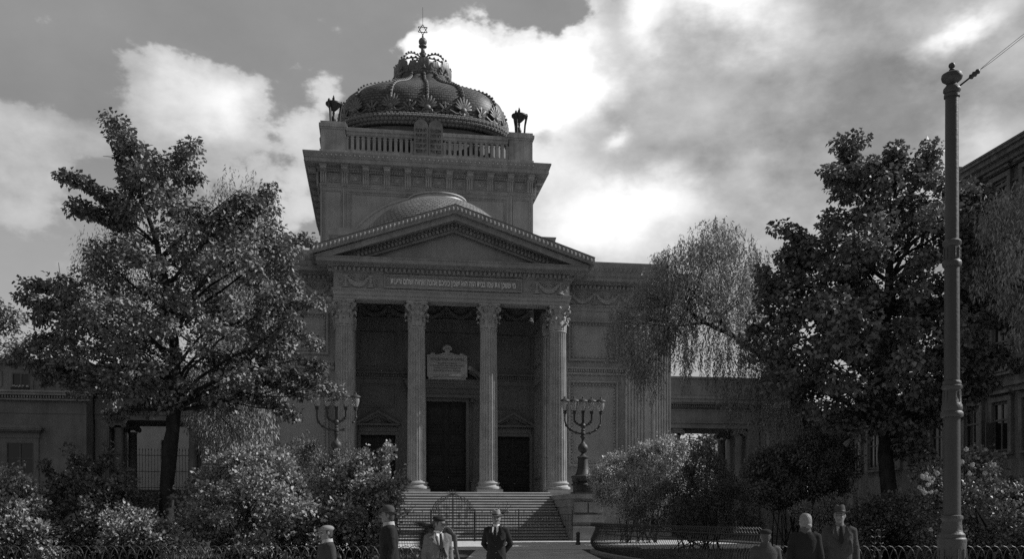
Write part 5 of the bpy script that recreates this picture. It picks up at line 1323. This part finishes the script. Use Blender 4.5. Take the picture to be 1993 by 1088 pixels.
# ------------------------------------------------------------------ fences
def pathpts(P, st):                                   # even steps along a plan polyline with directions
    P = [Vector(p) for p in P]; out = []; acc = 0
    for i in range(len(P) - 1):
        d = P[i + 1] - P[i]; L = d.length; d.normalize(); s = -acc % st
        while s < L: out.append((P[i] + d * s, d)); s += st
        acc = (acc + L)
    return out
def smooth_path(P, n=8):
    P = [Vector(p) for p in P]; out = []
    for i in range(len(P) - 1):
        p0 = P[max(0, i - 1)]; p1 = P[i]; p2 = P[i + 1]; p3 = P[min(len(P) - 1, i + 2)]
        for k in range(n):
            t = k / n; out.append(.5 * ((2 * p1) + (p2 - p0) * t + (2 * p0 - 5 * p1 + 4 * p2 - p3) * t * t + (3 * p1 - p0 - 3 * p2 + p3) * t ** 3))
    out.append(P[-1]); return out
def basket_fence(label, P, side, h=1.22, st=.15, group='curved iron bed fences', kerb=True):
    """pickets bellied out over the path with curled tops; side = +1 bulges to the right of travel"""
    P = smooth_path(P); o3 = Vector((P[0].x, P[0].y, gz(P[0].y))); r = empty('basket_fence', o3, 0, label, 'fence', group)
    prof = [(.0, .0), (.04, .05), (.17, .17), (.22, .30), (.2, .45), (.12, .6), (.04, .76), (0.0, .88), (.0, .95), (.05, 1.04), (.13, 1.09), (.2, 1.06), (.22, .99), (.17, .95)]
    b = MB(); pp = pathpts([(p.x, p.y) for p in P], st)
    for p, d in pp:
        n = Vector((d.y, -d.x)) * side; z = gz(p.y) + .14
        b.tube([(p.x + n.x * o - o3.x, p.y + n.y * o - o3.y, z + q * h / 1.1 - o3.z) for o, q in prof], .0095, 4)
    b.build('pickets', FENCE, r)
    b = MB()
    for (o, q, rr) in ((.0, .02, .02), (.21, .24, .013), (.08, .7, .02), (.0, .9, .022)):
        b.tube([(p.x + d.y * side * o - o3.x, p.y - d.x * side * o - o3.y, gz(p.y) + .14 + q * h / 1.1 - o3.z) for p, d in pp[::4] + [pp[-1]]], rr, 4)
    b.build('rails', IRON, r)
    if kerb:
        b = MB(); pq = pp[::8] + [pp[-1]]
        for sgn, w in ((1, .0),):
            vs = []
            for p, d in pq:
                n = Vector((d.y, -d.x)) * side
                for o, z in ((-.12, -.1), (-.12, .15), (.22, .15), (.24, .12), (.24, -.1)): vs.append((p.x + n.x * o - o3.x, p.y + n.y * o - o3.y, gz(p.y) + z - o3.z))
            fs = [(i * 5 + k, (i + 1) * 5 + k, (i + 1) * 5 + k + 1, i * 5 + k + 1) for i in range(len(pq) - 1) for k in range(4)] + [(0, 1, 2, 3, 4), tuple((len(pq) - 1) * 5 + k for k in (4, 3, 2, 1, 0))]
            b.add(vs, fs)
        b.build('kerb', KERB, r)
    return r
basket_fence('long curved basket fence with curled tops along the right bed', [(6.0, 43.4), (4.4, 43.0), (3.75, 41.8), (3.85, 38), (4.5, 33), (5.6, 28), (6.6, 24.3)], 1)
basket_fence('short basket fence behind the man in the open coat, left of the path', [(-1.55, 24.6), (-1.95, 28), (-2.55, 33), (-3.3, 38), (-4.0, 41.4), (-4.7, 42.3), (-6.5, 42.6)], -1)
# big scroll that finishes the left fence
r = empty('fence_scroll', (-1.5, 24.5, 0), 0, 'thick curled iron end scroll of the fence behind the man in the open coat', 'fence end')
b = MB(); pts = [(-1.75, 13.0, 1.32), (-1.3, 9, 1.4), (-.85, 5, 1.4), (-.5, 2.2, 1.36), (-.2, .6, 1.26), (0, .0, 1.1), (.02, -.1, .8), (.1, -.1, .45), (.22, -.12, .1)]
b.tube([(x, y, z + .0) for x, y, z in pts], [.03, .045, .05, .05, .06, .06, .05, .05, .05], 8); b.build('handrail', IRON, r, smooth=True)
def hoop_fence(label, a, c, y, h=.62, w=.56):
    r = empty('hoop_fence', (a, y, gz(y)), 0, label, 'fence', 'low hoop fences of the beds'); b = MB(); n = int((c - a) / (w / 2))
    for i in range(n):
        x = i * w / 2; yy = .02 * (i % 2)
        b.tube([(x, yy, 0), (x, yy, h * .5)] + [(x + w / 2 - w / 2 * math.cos(q), yy, h * .5 + h * .5 * math.sin(q)) for q in [PI * k / 8 for k in range(1, 8)]] + [(x + w, yy, h * .5), (x + w, yy, 0)], .010, 4)
    b.build('hoops', IRON, r); b = MB(); b.box(0, n * w / 2 + w / 2, .03, .045, h * .33, h * .33 + .035); b.box(0, n * w / 2 + w / 2, .03, .045, .06, .09); b.build('rails', IRON, r)
    b = MB()
    for x in range(0, int(c - a), 3): b.box(x - .03, x + .03, .05, .1, -.1, h * .8)
    b.build('posts', IRON, r); b = MB(); b.box(-.1, c - a + .5, -.1, .15, -.2, .09); b.build('kerb', KERB, r)
hoop_fence('low hoop fence of overlapping arches along the left bed', -18, -1.75, 24.6, h=.86, w=.46)
hoop_fence('low hoop fence of overlapping arches along the right bed, behind the tram pole', 6.7, 17, 24.4, h=.86, w=.46)

# railing and gate across the foot of the steps
VG = -7.75
gr = empty('entrance_railing', LW(-6.2, VG, G0), TH, 'ornate iron railing across the foot of the steps', 'railing')
L = 12.4
for side_ in (0, 1):
  b = MB()
  for i in range(int(L / .16) + 1):
    x = i * .16
    if 4.35 < x < 6.75 or (x > 5) != side_: continue
    b.tube([(x, 0, .05), (x, 0, 1.55 + .12 * (i % 3 == 0))], .012, 4); 
    if i % 3 == 0: b.ell((x, 0, 1.72), (.03, .03, .08), 5, 4)
  b.build('bars', IRON, gr)
b = MB()
for z in (.12, .62, 1.15, 1.5):
    b.box(0, 4.35, -.015, .015, z, z + .035); b.box(6.75, L, -.015, .015, z, z + .035)
b.build('rails', IRON, gr)
b = MB()
for i in range(int(L / .48)):
    x = .24 + i * .48
    if 4.2 < x < 6.9: continue
    for s in (-1, 1):
        b.tube([(x + s * .11 + p[0] * s, -.01, 1.32 + p[2]) for p in spiral((0, 0, 0), .1, 1.2, 1, PI, 9)], .011, 4); b.tube([(x + s * .11 + p[0] * s, -.01, .88 + p[2]) for p in spiral((0, 0, 0), .1, 1.2, -1, PI, 9)], .011, 4)
for x in (3.0, 8.4):
    for q in (-.7, -.35, 0, .35, .7): b.tube([(x, 0, 1.5), (x + .3 * math.sin(q), 0, 1.8), (x + .62 * math.sin(q * 1.3), 0, 1.62 + .62 * math.cos(q * 1.1))], [.02, .015, .01], 4)
    for s in (-1, 1): b.tube([(x + s * .2 + p[0] * s, 0, 1.72 + p[2]) for p in spiral((0, 0, 0), .17, 1.3, 1, PI, 10)], .014, 4)
b.build('scrollwork', IRON, gr)
b = MB()
for x in (0, 2.2, 4.3, 6.8, 9.3, 12.4): b.box(x - .03, x + .03, -.03, .03, 0, 1.75); b.ell((x, 0, 1.8), (.05, .05, .06), 6, 5)
b.build('posts', IRON, gr)
ga = empty('iron_gate', LW(-.65, VG, G0), TH, 'arched double iron gate with leafy overthrow at the foot of the steps', 'gate')
b = MB()
for s in (-1, 1):
    for k in range(8):
        x = s * (.05 + k * .15); b.tube([(x, 0, .05), (x, 0, 1.6 + .9 * math.sqrt(max(0, 1 - (x / 1.18) ** 2)) * .9)], .012, 4)
    for z in (.1, .7, 1.3, 1.6): b.box(*(sorted((s * .04, s * 1.15))), -.015, .015, z, z + .035)
    for (x, z, q) in ((.35, 1.45, .13), (.75, 1.45, .13), (.35, 1.0, .13), (.75, 1.0, .13), (.4, 1.95, .2), (.8, 1.8, .14)):
        b.tube([(s * x + p[0] * s, -.01, z + p[2]) for p in spiral((0, 0, 0), q, 1.4, 1, 0, 12)], .012, 4); b.tube([(s * x + p[0] * s, -.01, z + p[2]) for p in spiral((0, 0, 0), q, 1.4, 1, PI, 12)], .012, 4)
b.build('gate_leaf', IRON, ga)
b = MB(); arc = [(1.2 * math.cos(q), 0, 1.55 + 1.1 * math.sin(q)) for q in [PI * k / 24 for k in range(25)]]
arc2 = [(1.0 * math.cos(q), 0, 1.55 + .9 * math.sin(q)) for q in [PI * k / 24 for k in range(25)]]
b.tube(arc, .02, 5); b.tube(arc2, .016, 5); b.tube([(1.2, 0, 0), (1.2, 0, 1.6)], .03, 5); b.tube([(-1.2, 0, 0), (-1.2, 0, 1.6)], .03, 5); b.tube([(0, 0, 0), (0, 0, 2.95)], .03, 5)
for k in range(1, 24):
    q = PI * k / 24; c = (1.1 * math.cos(q), 0, 1.55 + 1.0 * math.sin(q)); b.tube([(c[0] + p[0], 0, c[2] + p[2]) for p in spiral((0, 0, 0), .09, 1, 1, k, 8)], .011, 4); b.ell((c[0], 0, c[2]), (.03, .02, .03), 5, 4)
for q in (-1.1, -.7, -.35, 0, .35, .7, 1.1): b.tube([(0, 0, 2.6), (.2 * math.sin(q), 0, 2.75), (.45 * math.sin(q), 0, 2.62 + .32 * math.cos(q))], [.02, .014, .006], 4)
b.build('gate_overthrow', IRON, ga)
# bollard
bo = at(1125, HZ, 49); b = MB(); b.lathe([(.13, -.1), (.13, .02), (.1, .04), (.1, .45), (.115, .47), (.115, .52), (.09, .56), (.05, .6), (0, .61)], n=16)
o = b.build('bollard', IRON_L, smooth=True); o.location = (bo.x, 49, .21); tagit(o, 'short iron bollard on the pale pavement by the right stair pedestal', 'bollard')

# ------------------------------------------------------------------ tram pole
TP = (8.05, 17.0); z_ = lambda py: EYE + (HZ - py) / F * 17.0
r = empty('tram_pole', (TP[0], TP[1], 0), 0, 'tall fluted cast iron tram pole with ringed collars and onion finial', 'pole')
b = MB(); rr = lambda px: px / F * 17.0
b.lathe([(.32, -.1), (.32, .1), (.27, .14), (.245, .2), (.235, 1.0), (.25, z_(1056)), (.25, z_(1050)), (rr(24), z_(1047)), (rr(24), z_(1041)), (rr(20), z_(1037)), (rr(19), z_(1032)), (rr(17.5), z_(1018)), (rr(18), z_(1013)), (rr(20.5), z_(1010)), (rr(20), z_(1005)), (rr(16), z_(1003))], n=48, rf=lambda a: 1)
b.build('base', IRON_L, r, smooth=True)
b = MB()
for k in range(12):
    a = 2 * PI * k / 12; b.tube([(.24 * math.cos(a), .24 * math.sin(a), .2), (.235 * math.cos(a), .235 * math.sin(a), 1.05)], .02, 5)
for k in range(4):
    a = PI * .3 + k * PI / 2
    for q in (-.25, 0, .25): b.tube([(.245 * math.cos(a + t * q), .245 * math.sin(a + t * q), .6 + .3 * t) for t in (0, .3, .6, 1)], [.02, .018, .012, .02], 5)
b.build('base_ribs', IRON_L, r, smooth=True)
b = MB(); b.lathe([(rr(15.8), z_(1003)), (rr(15), z_(812)), (rr(14.2), z_(740)), (rr(13.7), z_(518)), (rr(12.6), z_(465)), (rr(12.1), z_(188))], n=40); b.build('shaft', POSTM, r, smooth=True)
def collar(zs, name='collar'):
    b = MB(); b.lathe([(rr(a), z_(c)) for a, c in zs], n=40); o = b.build(name, IRON_L, r, smooth=True); return o
c1 = collar([(14, 813), (20, 812), (21, 808), (20.5, 804), (18, 801), (19.5, 796), (19, 790), (17, 786), (15.5, 768), (15.5, 760), (18.5, 757), (19, 752), (16.5, 750), (17.5, 746), (16, 742), (13, 741)])
b = MB()
for k in range(12): a = 2 * PI * k / 12; b.tube([(rr(16.2) * math.cos(a), rr(16.2) * math.sin(a), z_(784)), (rr(15.6) * math.cos(a), rr(15.6) * math.sin(a), z_(762))], .014, 5)
b.build('collar_ribs', IRON_L, c1)
c2 = collar([(12.5, 520), (16.5, 519), (18, 514), (17, 509), (14.5, 507), (14.2, 480), (17, 477), (17.5, 471), (15, 468), (12, 466)])
b = MB()
for k in range(12): a = 2 * PI * k / 12; b.tube([(rr(15) * math.cos(a), rr(15) * math.sin(a), z_(504)), (rr(15) * math.cos(a), rr(15) * math.sin(a), z_(483))], .012, 5)
b.build('collar_ribs', IRON_L, c2)
collar([(11.5, 190), (14.5, 189), (14.5, 184), (12.5, 183), (14, 180), (16, 177), (15.5, 172), (12, 168), (9, 163), (12, 160), (18, 155), (19.5, 150), (18.5, 145), (12, 141), (6, 139.5), (4, 138), (5.5, 136), (4.5, 134), (3, 133), (5.5, 130), (6.2, 126.5), (5, 123.5), (2, 122), (0.01, 120)], 'pole_finial')
# span wire with its insulator
w = empty('span_wire', (TP[0] + .1, TP[1], z_(170)), 0, 'double span wire with insulator running up and right from the pole top', 'wire')
tgt = at(2300, -175, 17) - Vector(w.location); d = tgt.normalized()
b = MB(); b.tube([(0, 0, 0), tuple(d * .33)], .018, 6); b.build('strap', IRON, w)
b = MB(); b.tube([tuple(d * (.28 + .04 * k)) for k in range(7)], [.02, .05, .035, .055, .035, .05, .02], 8); b.build('insulator', IRON, w, smooth=True)
b = MB(); off = Vector((0, 0, .022))
for s in (-1, 1): b.tube([tuple(d * .5), tuple(d * .8 + off * s), tuple(tgt + off * s)], .004, 4)
b.build('wires', IRON, w)

# ------------------------------------------------------------------ people
def remesh(o, vs, sm=2):
    m = o.modifiers.new('skin', 'REMESH'); m.mode = 'VOXEL'; m.voxel_size = vs; m.use_smooth_shade = True
    if sm: k = o.modifiers.new('soft', 'SMOOTH'); k.iterations = sm; k.factor = .5
def loft(b, rings, n=20, p=2.3):                       # rings (cx, cy, z, rx, ry[, tilt])
    vs = []; fs = []
    for g in rings:
        cx, cy, z, rx, ry = g[:5]; ty = g[5] if len(g) > 5 else 0
        for i in range(n):
            a = 2 * PI * i / n; c, s_ = math.cos(a), math.sin(a); k = (abs(c) ** p + abs(s_) ** p) ** (-1 / p)
            x = rx * k * c; y = ry * k * s_; vs.append((cx + x, cy + y, z + ty * y))
    m = len(rings)
    for j in range(m - 1):
        for i in range(n): fs.append((j * n + i, j * n + (i + 1) % n, (j + 1) * n + (i + 1) % n, (j + 1) * n + i))
    fs.append(tuple(range(n - 1, -1, -1))); fs.append(tuple((m - 1) * n + i for i in range(n)))
    b.add(vs, fs)
def head(b, M, s=1.0):                                 # origin at chin level on neck axis, face towards -y
    hs = []
    prof = [(0, .035, .045, -.03), (.015, .05, .062, -.018), (.035, .058, .075, -.008), (.06, .066, .086, 0), (.09, .071, .093, .002), (.12, .075, .098, .004), (.15, .078, .101, .006), (.18, .077, .1, .008), (.205, .068, .09, .01), (.225, .048, .068, .012), (.235, .02, .03, .012)]
    t = MB(); loft(t, [(0, c, z, rx, ry) for z, rx, ry, c in prof], 24, 2.1)
    t.ell((0, -.1, .098), (.014, .026, .026), 8, 6); t.ell((0, -.112, .085), (.017, .018, .012), 8, 6); t.ell((0, -.092, .12), (.01, .018, .03), 8, 6)
    for q in (-1, 1):
        t.ell((q * .03, -.088, .135), (.026, .014, .009), 8, 6); t.ell((q * .038, -.075, .085), (.022, .02, .022), 8, 6)
        t.ell((q * .08, .012, .11), (.01, .02, .032), 8, 6)
    t.ell((0, -.086, .052), (.024, .014, .007), 8, 6); t.ell((0, -.083, .042), (.02, .014, .007), 8, 6); t.ell((0, -.075, .015), (.022, .02, .018), 8, 6)
    b.put(t, M @ Matrix.Scale(s, 4))
def hand(b, wrist, d, palm_n, s=1.0):                  # relaxed hand: palm, four bent fingers, thumb
    d = Vector(d).normalized(); pn = Vector(palm_n).normalized(); sd = d.cross(pn).normalized(); w = Vector(wrist)
    b.tube([w - d * .02, w + d * .03 * s, w + d * .075 * s, w + d * .095 * s], [.024 * s, .03 * s, .036 * s, .03 * s], 10, flat=.62)
    for k, (o, L) in enumerate(((-.027, .07), (-.009, .08), (.009, .075), (.026, .06))):
        p = w + d * .088 * s + sd * o * s; q = p + d * L * .42 * s + pn * .008; e = q + (d * .7 + pn * .7).normalized() * L * .33 * s; g = e + (d * .25 + pn * .95).normalized() * L * .26 * s
        b.tube([p - d * .02, p, q, e, g], [.009 * s, .0095 * s, .009 * s, .0085 * s, .007 * s], 7)
    p = w + d * .03 * s - sd * .028 * s; b.tube([p, p + (d * .5 - sd * .7 + pn * .3).normalized() * .035 * s, p + (d * .8 - sd * .75 + pn * .7).normalized() * .065 * s], [.012 * s, .011 * s, .008 * s], 7)
def eyes(root, M, s=1):
    b = MB()
    for q in (-1, 1): b.put(MB().ell((q * .031, -.088, .121), (.017, .012, .009), 8, 6), M @ Matrix.Scale(s, 4))
    b.put(MB().box(-.022, .022, -.103, -.09, .045, .0495), M @ Matrix.Scale(s, 4))
    for q in (-1, 1): b.put(MB().ell((q * .031, -.094, .143), (.02, .006, .004), 6, 4), M @ Matrix.Scale(s, 4))
    b.build('eyes', HAIR_D, root)
def cloth(name, v, rough=.95, bump=.35, bs=70): return mat(name, v, rough, .15, .22, 5, bump, bs)
def person(label, px, Yd, top_py, headtop, rz, clothes, hat=None, hair=HAIR_D, arms='down', turn=0, coat_open=False, tie=True, coat_len=.45, shoulder=.225, group=None, lean=0, tilt=0):
    """headtop: bare head height for a body of that size; top_py not used for scale, only a note of the photo"""
    base = at(px, HZ, Yd); s = headtop / 1.75
    r = empty('person', (base.x, base.y, gz(Yd)), rz, label, 'person', group); r.scale = (s, s, s)
    HM = T(0, -.01 + lean, 1.515) @ RZ(turn) @ Matrix.Rotation(tilt, 4, 'X')
    def P(x, y, z): return (x, y + lean * max(0, z - .9) / .6, z)
    sh = [P(q * (shoulder - .045), .0, 1.42) for q in (-1, 1)]
    if arms == 'down': el = [P(q * (shoulder + .02), .03, 1.13) for q in (-1, 1)]; wr = [P(q * (shoulder + .03), -.04, .87) for q in (-1, 1)]
    elif arms == 'pockets': el = [P(q * (shoulder + .10), .07, 1.14) for q in (-1, 1)]; wr = [P(q * (shoulder - .02), -.09, .93) for q in (-1, 1)]
    else: el = [P(q * (shoulder + .055), .1, 1.14) for q in (-1, 1)]; wr = [P(q * .09, .16, .95) for q in (-1, 1)]
    # body: one continuous surface
    b = MB(); head(b, HM)
    b.tube([P(0, .01, 1.36), P(0, .0, 1.47), HM @ Vector((0, .01, .06))], [.075, .058, .055], 12)
    loft(b, [(*P(0, 0, .88)[:2], .86, .15, .11), (*P(0, 0, 1.0)[:2], 1.0, .15, .105), (*P(0, 0, 1.15)[:2], 1.15, .155, .11), (*P(0, 0, 1.3)[:2], 1.3, .175, .12), (*P(0, 0, 1.4)[:2], 1.4, .16, .1), (*P(0, 0, 1.44)[:2], 1.45, .08, .07)], 20)
    for i, q in enumerate((-1, 1)):
        b.tube([sh[i], el[i], wr[i]], [.052, .04, .028], 10)
        dd = (Vector(wr[i]) - Vector(el[i])).normalized(); hand(b, wr[i], dd, (-q, 0, 0))
        b.tube([(q * .085, 0, .92), (q * .09, .0, .5), (q * .09, .015, .1)], [.085, .06, .045], 12); b.tube([(q * .09, .03, .05), (q * .1, -.1, .04)], [.045, .035], 10)
    body = b.build('body', SKIN, r); remesh(body, .0085, 1)
    eyes(body, HM)
    # trousers and shoes
    b = MB()
    for q in (-1, 1): b.tube([(q * .08, 0, .95), (q * .095, -.01, .52), (q * .095, .01, .07)], [.115, .09, .085], 14)
    loft(b, [(0, 0, .82, .17, .125), (0, 0, .95, .175, .125), (0, 0, 1.04, .165, .12)], 20)
    o = b.build('trousers', clothes['legs'], r); remesh(o, .02, 2)
    for q in (-1, 1):
        b = MB(); loft(b, [(q * .1, -.04, 0, .048, .14), (q * .1, -.04, .025, .05, .145), (q * .1, -.03, .06, .042, .12), (q * .1, .03, .1, .035, .05)], 16); b.build('shoe', IRON, r, smooth=True)
    # coat: torso, skirt and sleeves in one surface
    b = MB(); zb = .95 - coat_len; W_ = shoulder
    rings = [(*P(0, .01, zb)[:2], zb, W_ * .98, .165), (*P(0, .01, .8)[:2], max(.8, zb + .02), W_ * .95, .165), (*P(0, 0, 1.0)[:2], 1.0, W_ * .86, .15), (*P(0, 0, 1.12)[:2], 1.12, W_ * .82, .143), (*P(0, 0, 1.26)[:2], 1.26, W_ * .9, .152), (*P(0, 0, 1.36)[:2], 1.36, W_ * .95, .14), (*P(0, .005, 1.42)[:2], 1.42, W_ * .82, .115), (*P(0, .015, 1.465)[:2], 1.465, W_ * .5, .09), (*P(0, .02, 1.5)[:2], 1.5, .075, .07)]
    loft(b, rings, 28, 2.4)
    for i, q in enumerate((-1, 1)):
        w2 = Vector(wr[i]); e2 = Vector(el[i]); s2 = Vector(sh[i])
        pts = [s2 + Vector((-q * .05, 0, .0)), s2 + Vector((q * .012, 0, -.02)), s2.lerp(e2, .5), e2, e2.lerp(w2, .5), w2]
        b.tube(pts, [.075, .078, .064, .058, .052, .047], 14)
        for k in range(5):                             # folds at the elbow
            c = s2.lerp(e2, .55 + .12 * k) if k < 3 else e2.lerp(w2, .25 * (k - 2)); b.ell(tuple(c + Vector((random.uniform(-.012, .012), random.uniform(-.02, .02), 0))), (.062, .062, .016), 10, 5, Matrix.Rotation(random.uniform(-.5, .5), 3, 'Y'))
    for k in range(7): x = random.uniform(-.16, .16); b.ell((x, -.13 + .5 * x * x, random.uniform(.8, 1.25)), (.016, .03, random.uniform(.06, .14)), 8, 5, Matrix.Rotation(random.uniform(-.5, .5), 3, 'Y'))
    coat = b.build(clothes.get('coat_name', 'coat'), clothes['coat'], r); remesh(coat, .014, 2)
    # shirt front, collar, tie, lapels
    b = MB(); fy = lambda z: -.155 + (.03 if z > 1.38 else 0) * 1
    if not clothes.get('nofront'):
        b.add([P(0, -.168, 1.2), P(-.055, -.158, 1.36), P(-.06, -.112, 1.475), P(0, -.11, 1.465), P(.06, -.112, 1.475), P(.055, -.158, 1.36)], [(0, 5, 3), (5, 4, 3), (0, 3, 1), (1, 3, 2)])
        loft(b, [(*P(0, .0, 1.45)[:2], 1.455, .072, .078), (*P(0, -.002, 1.49)[:2], 1.495, .066, .07), (*P(0, -.004, 1.51)[:2], 1.515, .062, .066)], 20, 2)
        b.build('shirt', clothes.get('shirt', PETAL), r, smooth=True)
        if tie:
            b = MB(); b.put(MB().prism([(-.016, 1.475), (.016, 1.475), (.02, 1.44), (.034, 1.24), (0, 1.2), (-.034, 1.24), (-.02, 1.44)], 0, .008), Matrix(((1, 0, 0, 0), (0, 1, .22, -.475 + lean * .9), (0, 0, 1, 0), (0, 0, 0, 1)))); b.build('tie', clothes.get('tie', HAIR_D), r)
        b = MB()
        for q in (-1, 1):
            pl = [(q * .0, -.178, 1.16), (q * .05, -.176, 1.27), (q * .14, -.162, 1.34), (q * .115, -.16, 1.375), (q * .14, -.135, 1.41), (q * .085, -.105, 1.485), (q * .055, -.12, 1.45), (q * .04, -.17, 1.33)]
            pl = [P(*p) for p in pl]; n = len(pl); b.add(pl + [(x, y + .012, z) for x, y, z in pl], [tuple(range(n)), tuple(range(2 * n - 1, n - 1, -1))] + [(i, (i + 1) % n, (i + 1) % n + n, i + n) for i in range(n)])
        loft(b, [(*P(0, .015, 1.44)[:2], 1.445, .1, .1, .25), (*P(0, .012, 1.49)[:2], 1.49, .082, .084, .25), (*P(0, .012, 1.5)[:2], 1.5, .075, .078, .25), (*P(0, .015, 1.46)[:2], 1.462, .068, .07, .25)], 20, 2)
        b.build('lapel', clothes.get('lapel', clothes['coat']), coat)
        b = MB()
        for z in (1.1, .98, .86): b.ell(P(.015, -.172, z), (.012, .006, .012), 10, 5)
        b.build('button', IRON, coat)
        if clothes.get('stripe'):
            b = MB()
            for q in (-.06, -.03, .0, .03, .06): b.tube([P(q * .5 + .02, -.18, 1.24), P(q + .03, -.178, 1.05), P(q * 1.5 + .06, -.182, .75)], .008, 5)
            b.build('trim', clothes['stripe'], coat)
    else:
        b = MB(); loft(b, [(*P(0, .01, 1.44)[:2], 1.44, .1, .1, .1), (*P(0, .01, 1.5)[:2], 1.5, .088, .09, .1), (*P(0, .01, 1.53)[:2], 1.53, .082, .085, .1), (*P(0, .01, 1.5)[:2], 1.495, .068, .07, .1)], 20, 2); b.build('collar', clothes.get('lapel', clothes['coat']), coat, smooth=True)
    # hair
    b = MB()
    if hat == 'none':
        t = MB(); loft(t, [(0, .045, .02, .055, .055), (0, .035, .06, .075, .08), (0, .025, .12, .085, .09), (0, .012, .17, .085, .102), (0, .01, .2, .077, .094), (0, .01, .225, .06, .075), (0, .01, .24, .038, .048), (0, .01, .246, .012, .015)], 24, 2.1); b.put(t, HM)
        t = MB(); t.ell((0, .09, .05), (.055, .045, .045), 12, 8); b.put(t, HM)
    else:
        t = MB(); loft(t, [(0, .03, .045, .06, .068), (0, .022, .1, .081, .088), (0, .016, .16, .083, .096)], 24, 2.1); b.put(t, HM)
    o = b.build('hair', hair, r, smooth=True)
    if hat in ('fedora', 'bowler'):
        hm = clothes['hat']; t = MB(); n = 32
        hb = HM @ T(0, .008, .158) @ Matrix.Rotation(-.08, 4, 'X')
        if hat == 'fedora': prof = [(.0865, 0), (.088, .03), (.084, .07), (.078, .1), (.066, .122), (.045, .128), (.0, .112)]
        else: prof = [(.086, 0), (.089, .03), (.088, .06), (.08, .09), (.062, .112), (.035, .124), (0, .128)]
        t.lathe(prof, n=n, cap=False)
        t.v = [(x * .93, y * 1.13, z + (-.03 * math.exp(-(x / .025) ** 2) * (z > .1) if hat == 'fedora' else 0)) for x, y, z in t.v]
        bw_ = .15 if hat == 'fedora' else .135; u = MB(); u.lathe([(.08, -.001), (.11, .001), (bw_, .008), (bw_ + .002, .012), (.11, .006), (.08, .005)], n=n, cap=False)
        u.v = [(x * .93, y * 1.12, z + (.9 * x * x) - (.35 * max(0, -y) ** 1.5 if hat == 'fedora' else 0)) for x, y, z in u.v]
        b = MB(); b.put(t, hb); b.put(u, hb); ho = b.build('hat', hm, r, smooth='all')
        b = MB(); k = MB(); k.lathe([(.0885, .004), (.0895, .008), (.0905, .03), (.0885, .034)], n=n, cap=False); k.v = [(x * .93, y * 1.13, z) for x, y, z in k.v]; b.put(k, hb); b.build('hat_band', clothes.get('band', IRON), ho, smooth='all')
    elif hat == 'cap':
        hb = HM @ T(0, .01, .165); t = MB(); t.ell((0, .01, .025), (.098, .115, .055), 24, 10); b = MB(); b.put(t, hb)
        t = MB(); t.ell((0, -.1, -.004), (.065, .055, .009), 18, 6); b.put(t, hb @ Matrix.Rotation(.2, 4, 'X')); b.build('cap', clothes['hat'], r, smooth=True)
    return r
BLK = cloth('black_wool', .022); GREY = cloth('grey_tweed', .055); LGREY = cloth('light_overcoat', .14); MID = cloth('mid_wool', .045); FELT = cloth('grey_felt', .2, bump=.1); FELTD = cloth('dark_felt', .06, bump=.1); FUR = cloth('fur_collar', .12, bump=.9, bs=120); STR = cloth('pale_stripe', .3)
person('woman with short fair hair in a dark coat with collar turned up, seen from behind', 1567, 13.6, 1001, 1.68, R(165), dict(coat=BLK, legs=BLK, lapel=FUR, nofront=True), 'none', HAIR_L, 'down', turn=R(30), coat_len=.6, shoulder=.2)
person('man in fedora and long grey overcoat with tie, facing the camera', 1634, 14.2, 983, 1.775, R(-12), dict(coat=GREY, legs=MID, hat=FELTD, shirt=cloth('grey_scarf', .2), tie=BLK), 'fedora', HAIR_D, 'down', turn=R(-14), coat_len=.62, shoulder=.215)
person('child in dark cap and short grey jacket seen from behind', 1490, 13.0, 1030, 1.46, R(176), dict(coat=GREY, legs=MID, hat=BLK, nofront=True), 'cap', HAIR_D, 'down', coat_len=.2, shoulder=.215)
person('man in light felt hat and dark suit with white collar standing in the centre', 966, 17.3, 993, 1.725, R(-8), dict(coat=BLK, legs=BLK, hat=FELT, shirt=PETAL, tie=BLK), 'fedora', HAIR_D, 'back', turn=R(10), coat_len=.25, shoulder=.205)
person('man in dark flat cap and open light overcoat looking down to the right', 852, 14.4, 1005, 1.64, R(22), dict(coat=LGREY, legs=MID, hat=BLK, shirt=PETAL, tie=BLK, stripe=BLK), 'cap', HAIR_D, 'down', turn=R(38), coat_len=.6, shoulder=.2, tilt=R(12))
person('man in bowler hat and dark coat walking past on the left', 758, 15.0, 984, 1.78, R(-75), dict(coat=BLK, legs=BLK, hat=FELTD, band=IRON, nofront=True, lapel=cloth('white_scarf', .4)), 'bowler', HAIR_D, 'down', turn=R(-10), coat_len=.5, shoulder=.205, lean=-.02)
person('boy in pale flat cap and dark jacket at the left of the group', 636, 13.3, 1023, 1.51, R(-60), dict(coat=MID, legs=MID, hat=FELT, nofront=True, lapel=cloth('white_scarf', .4)), 'cap', HAIR_D, 'down', coat_len=.25, shoulder=.205)
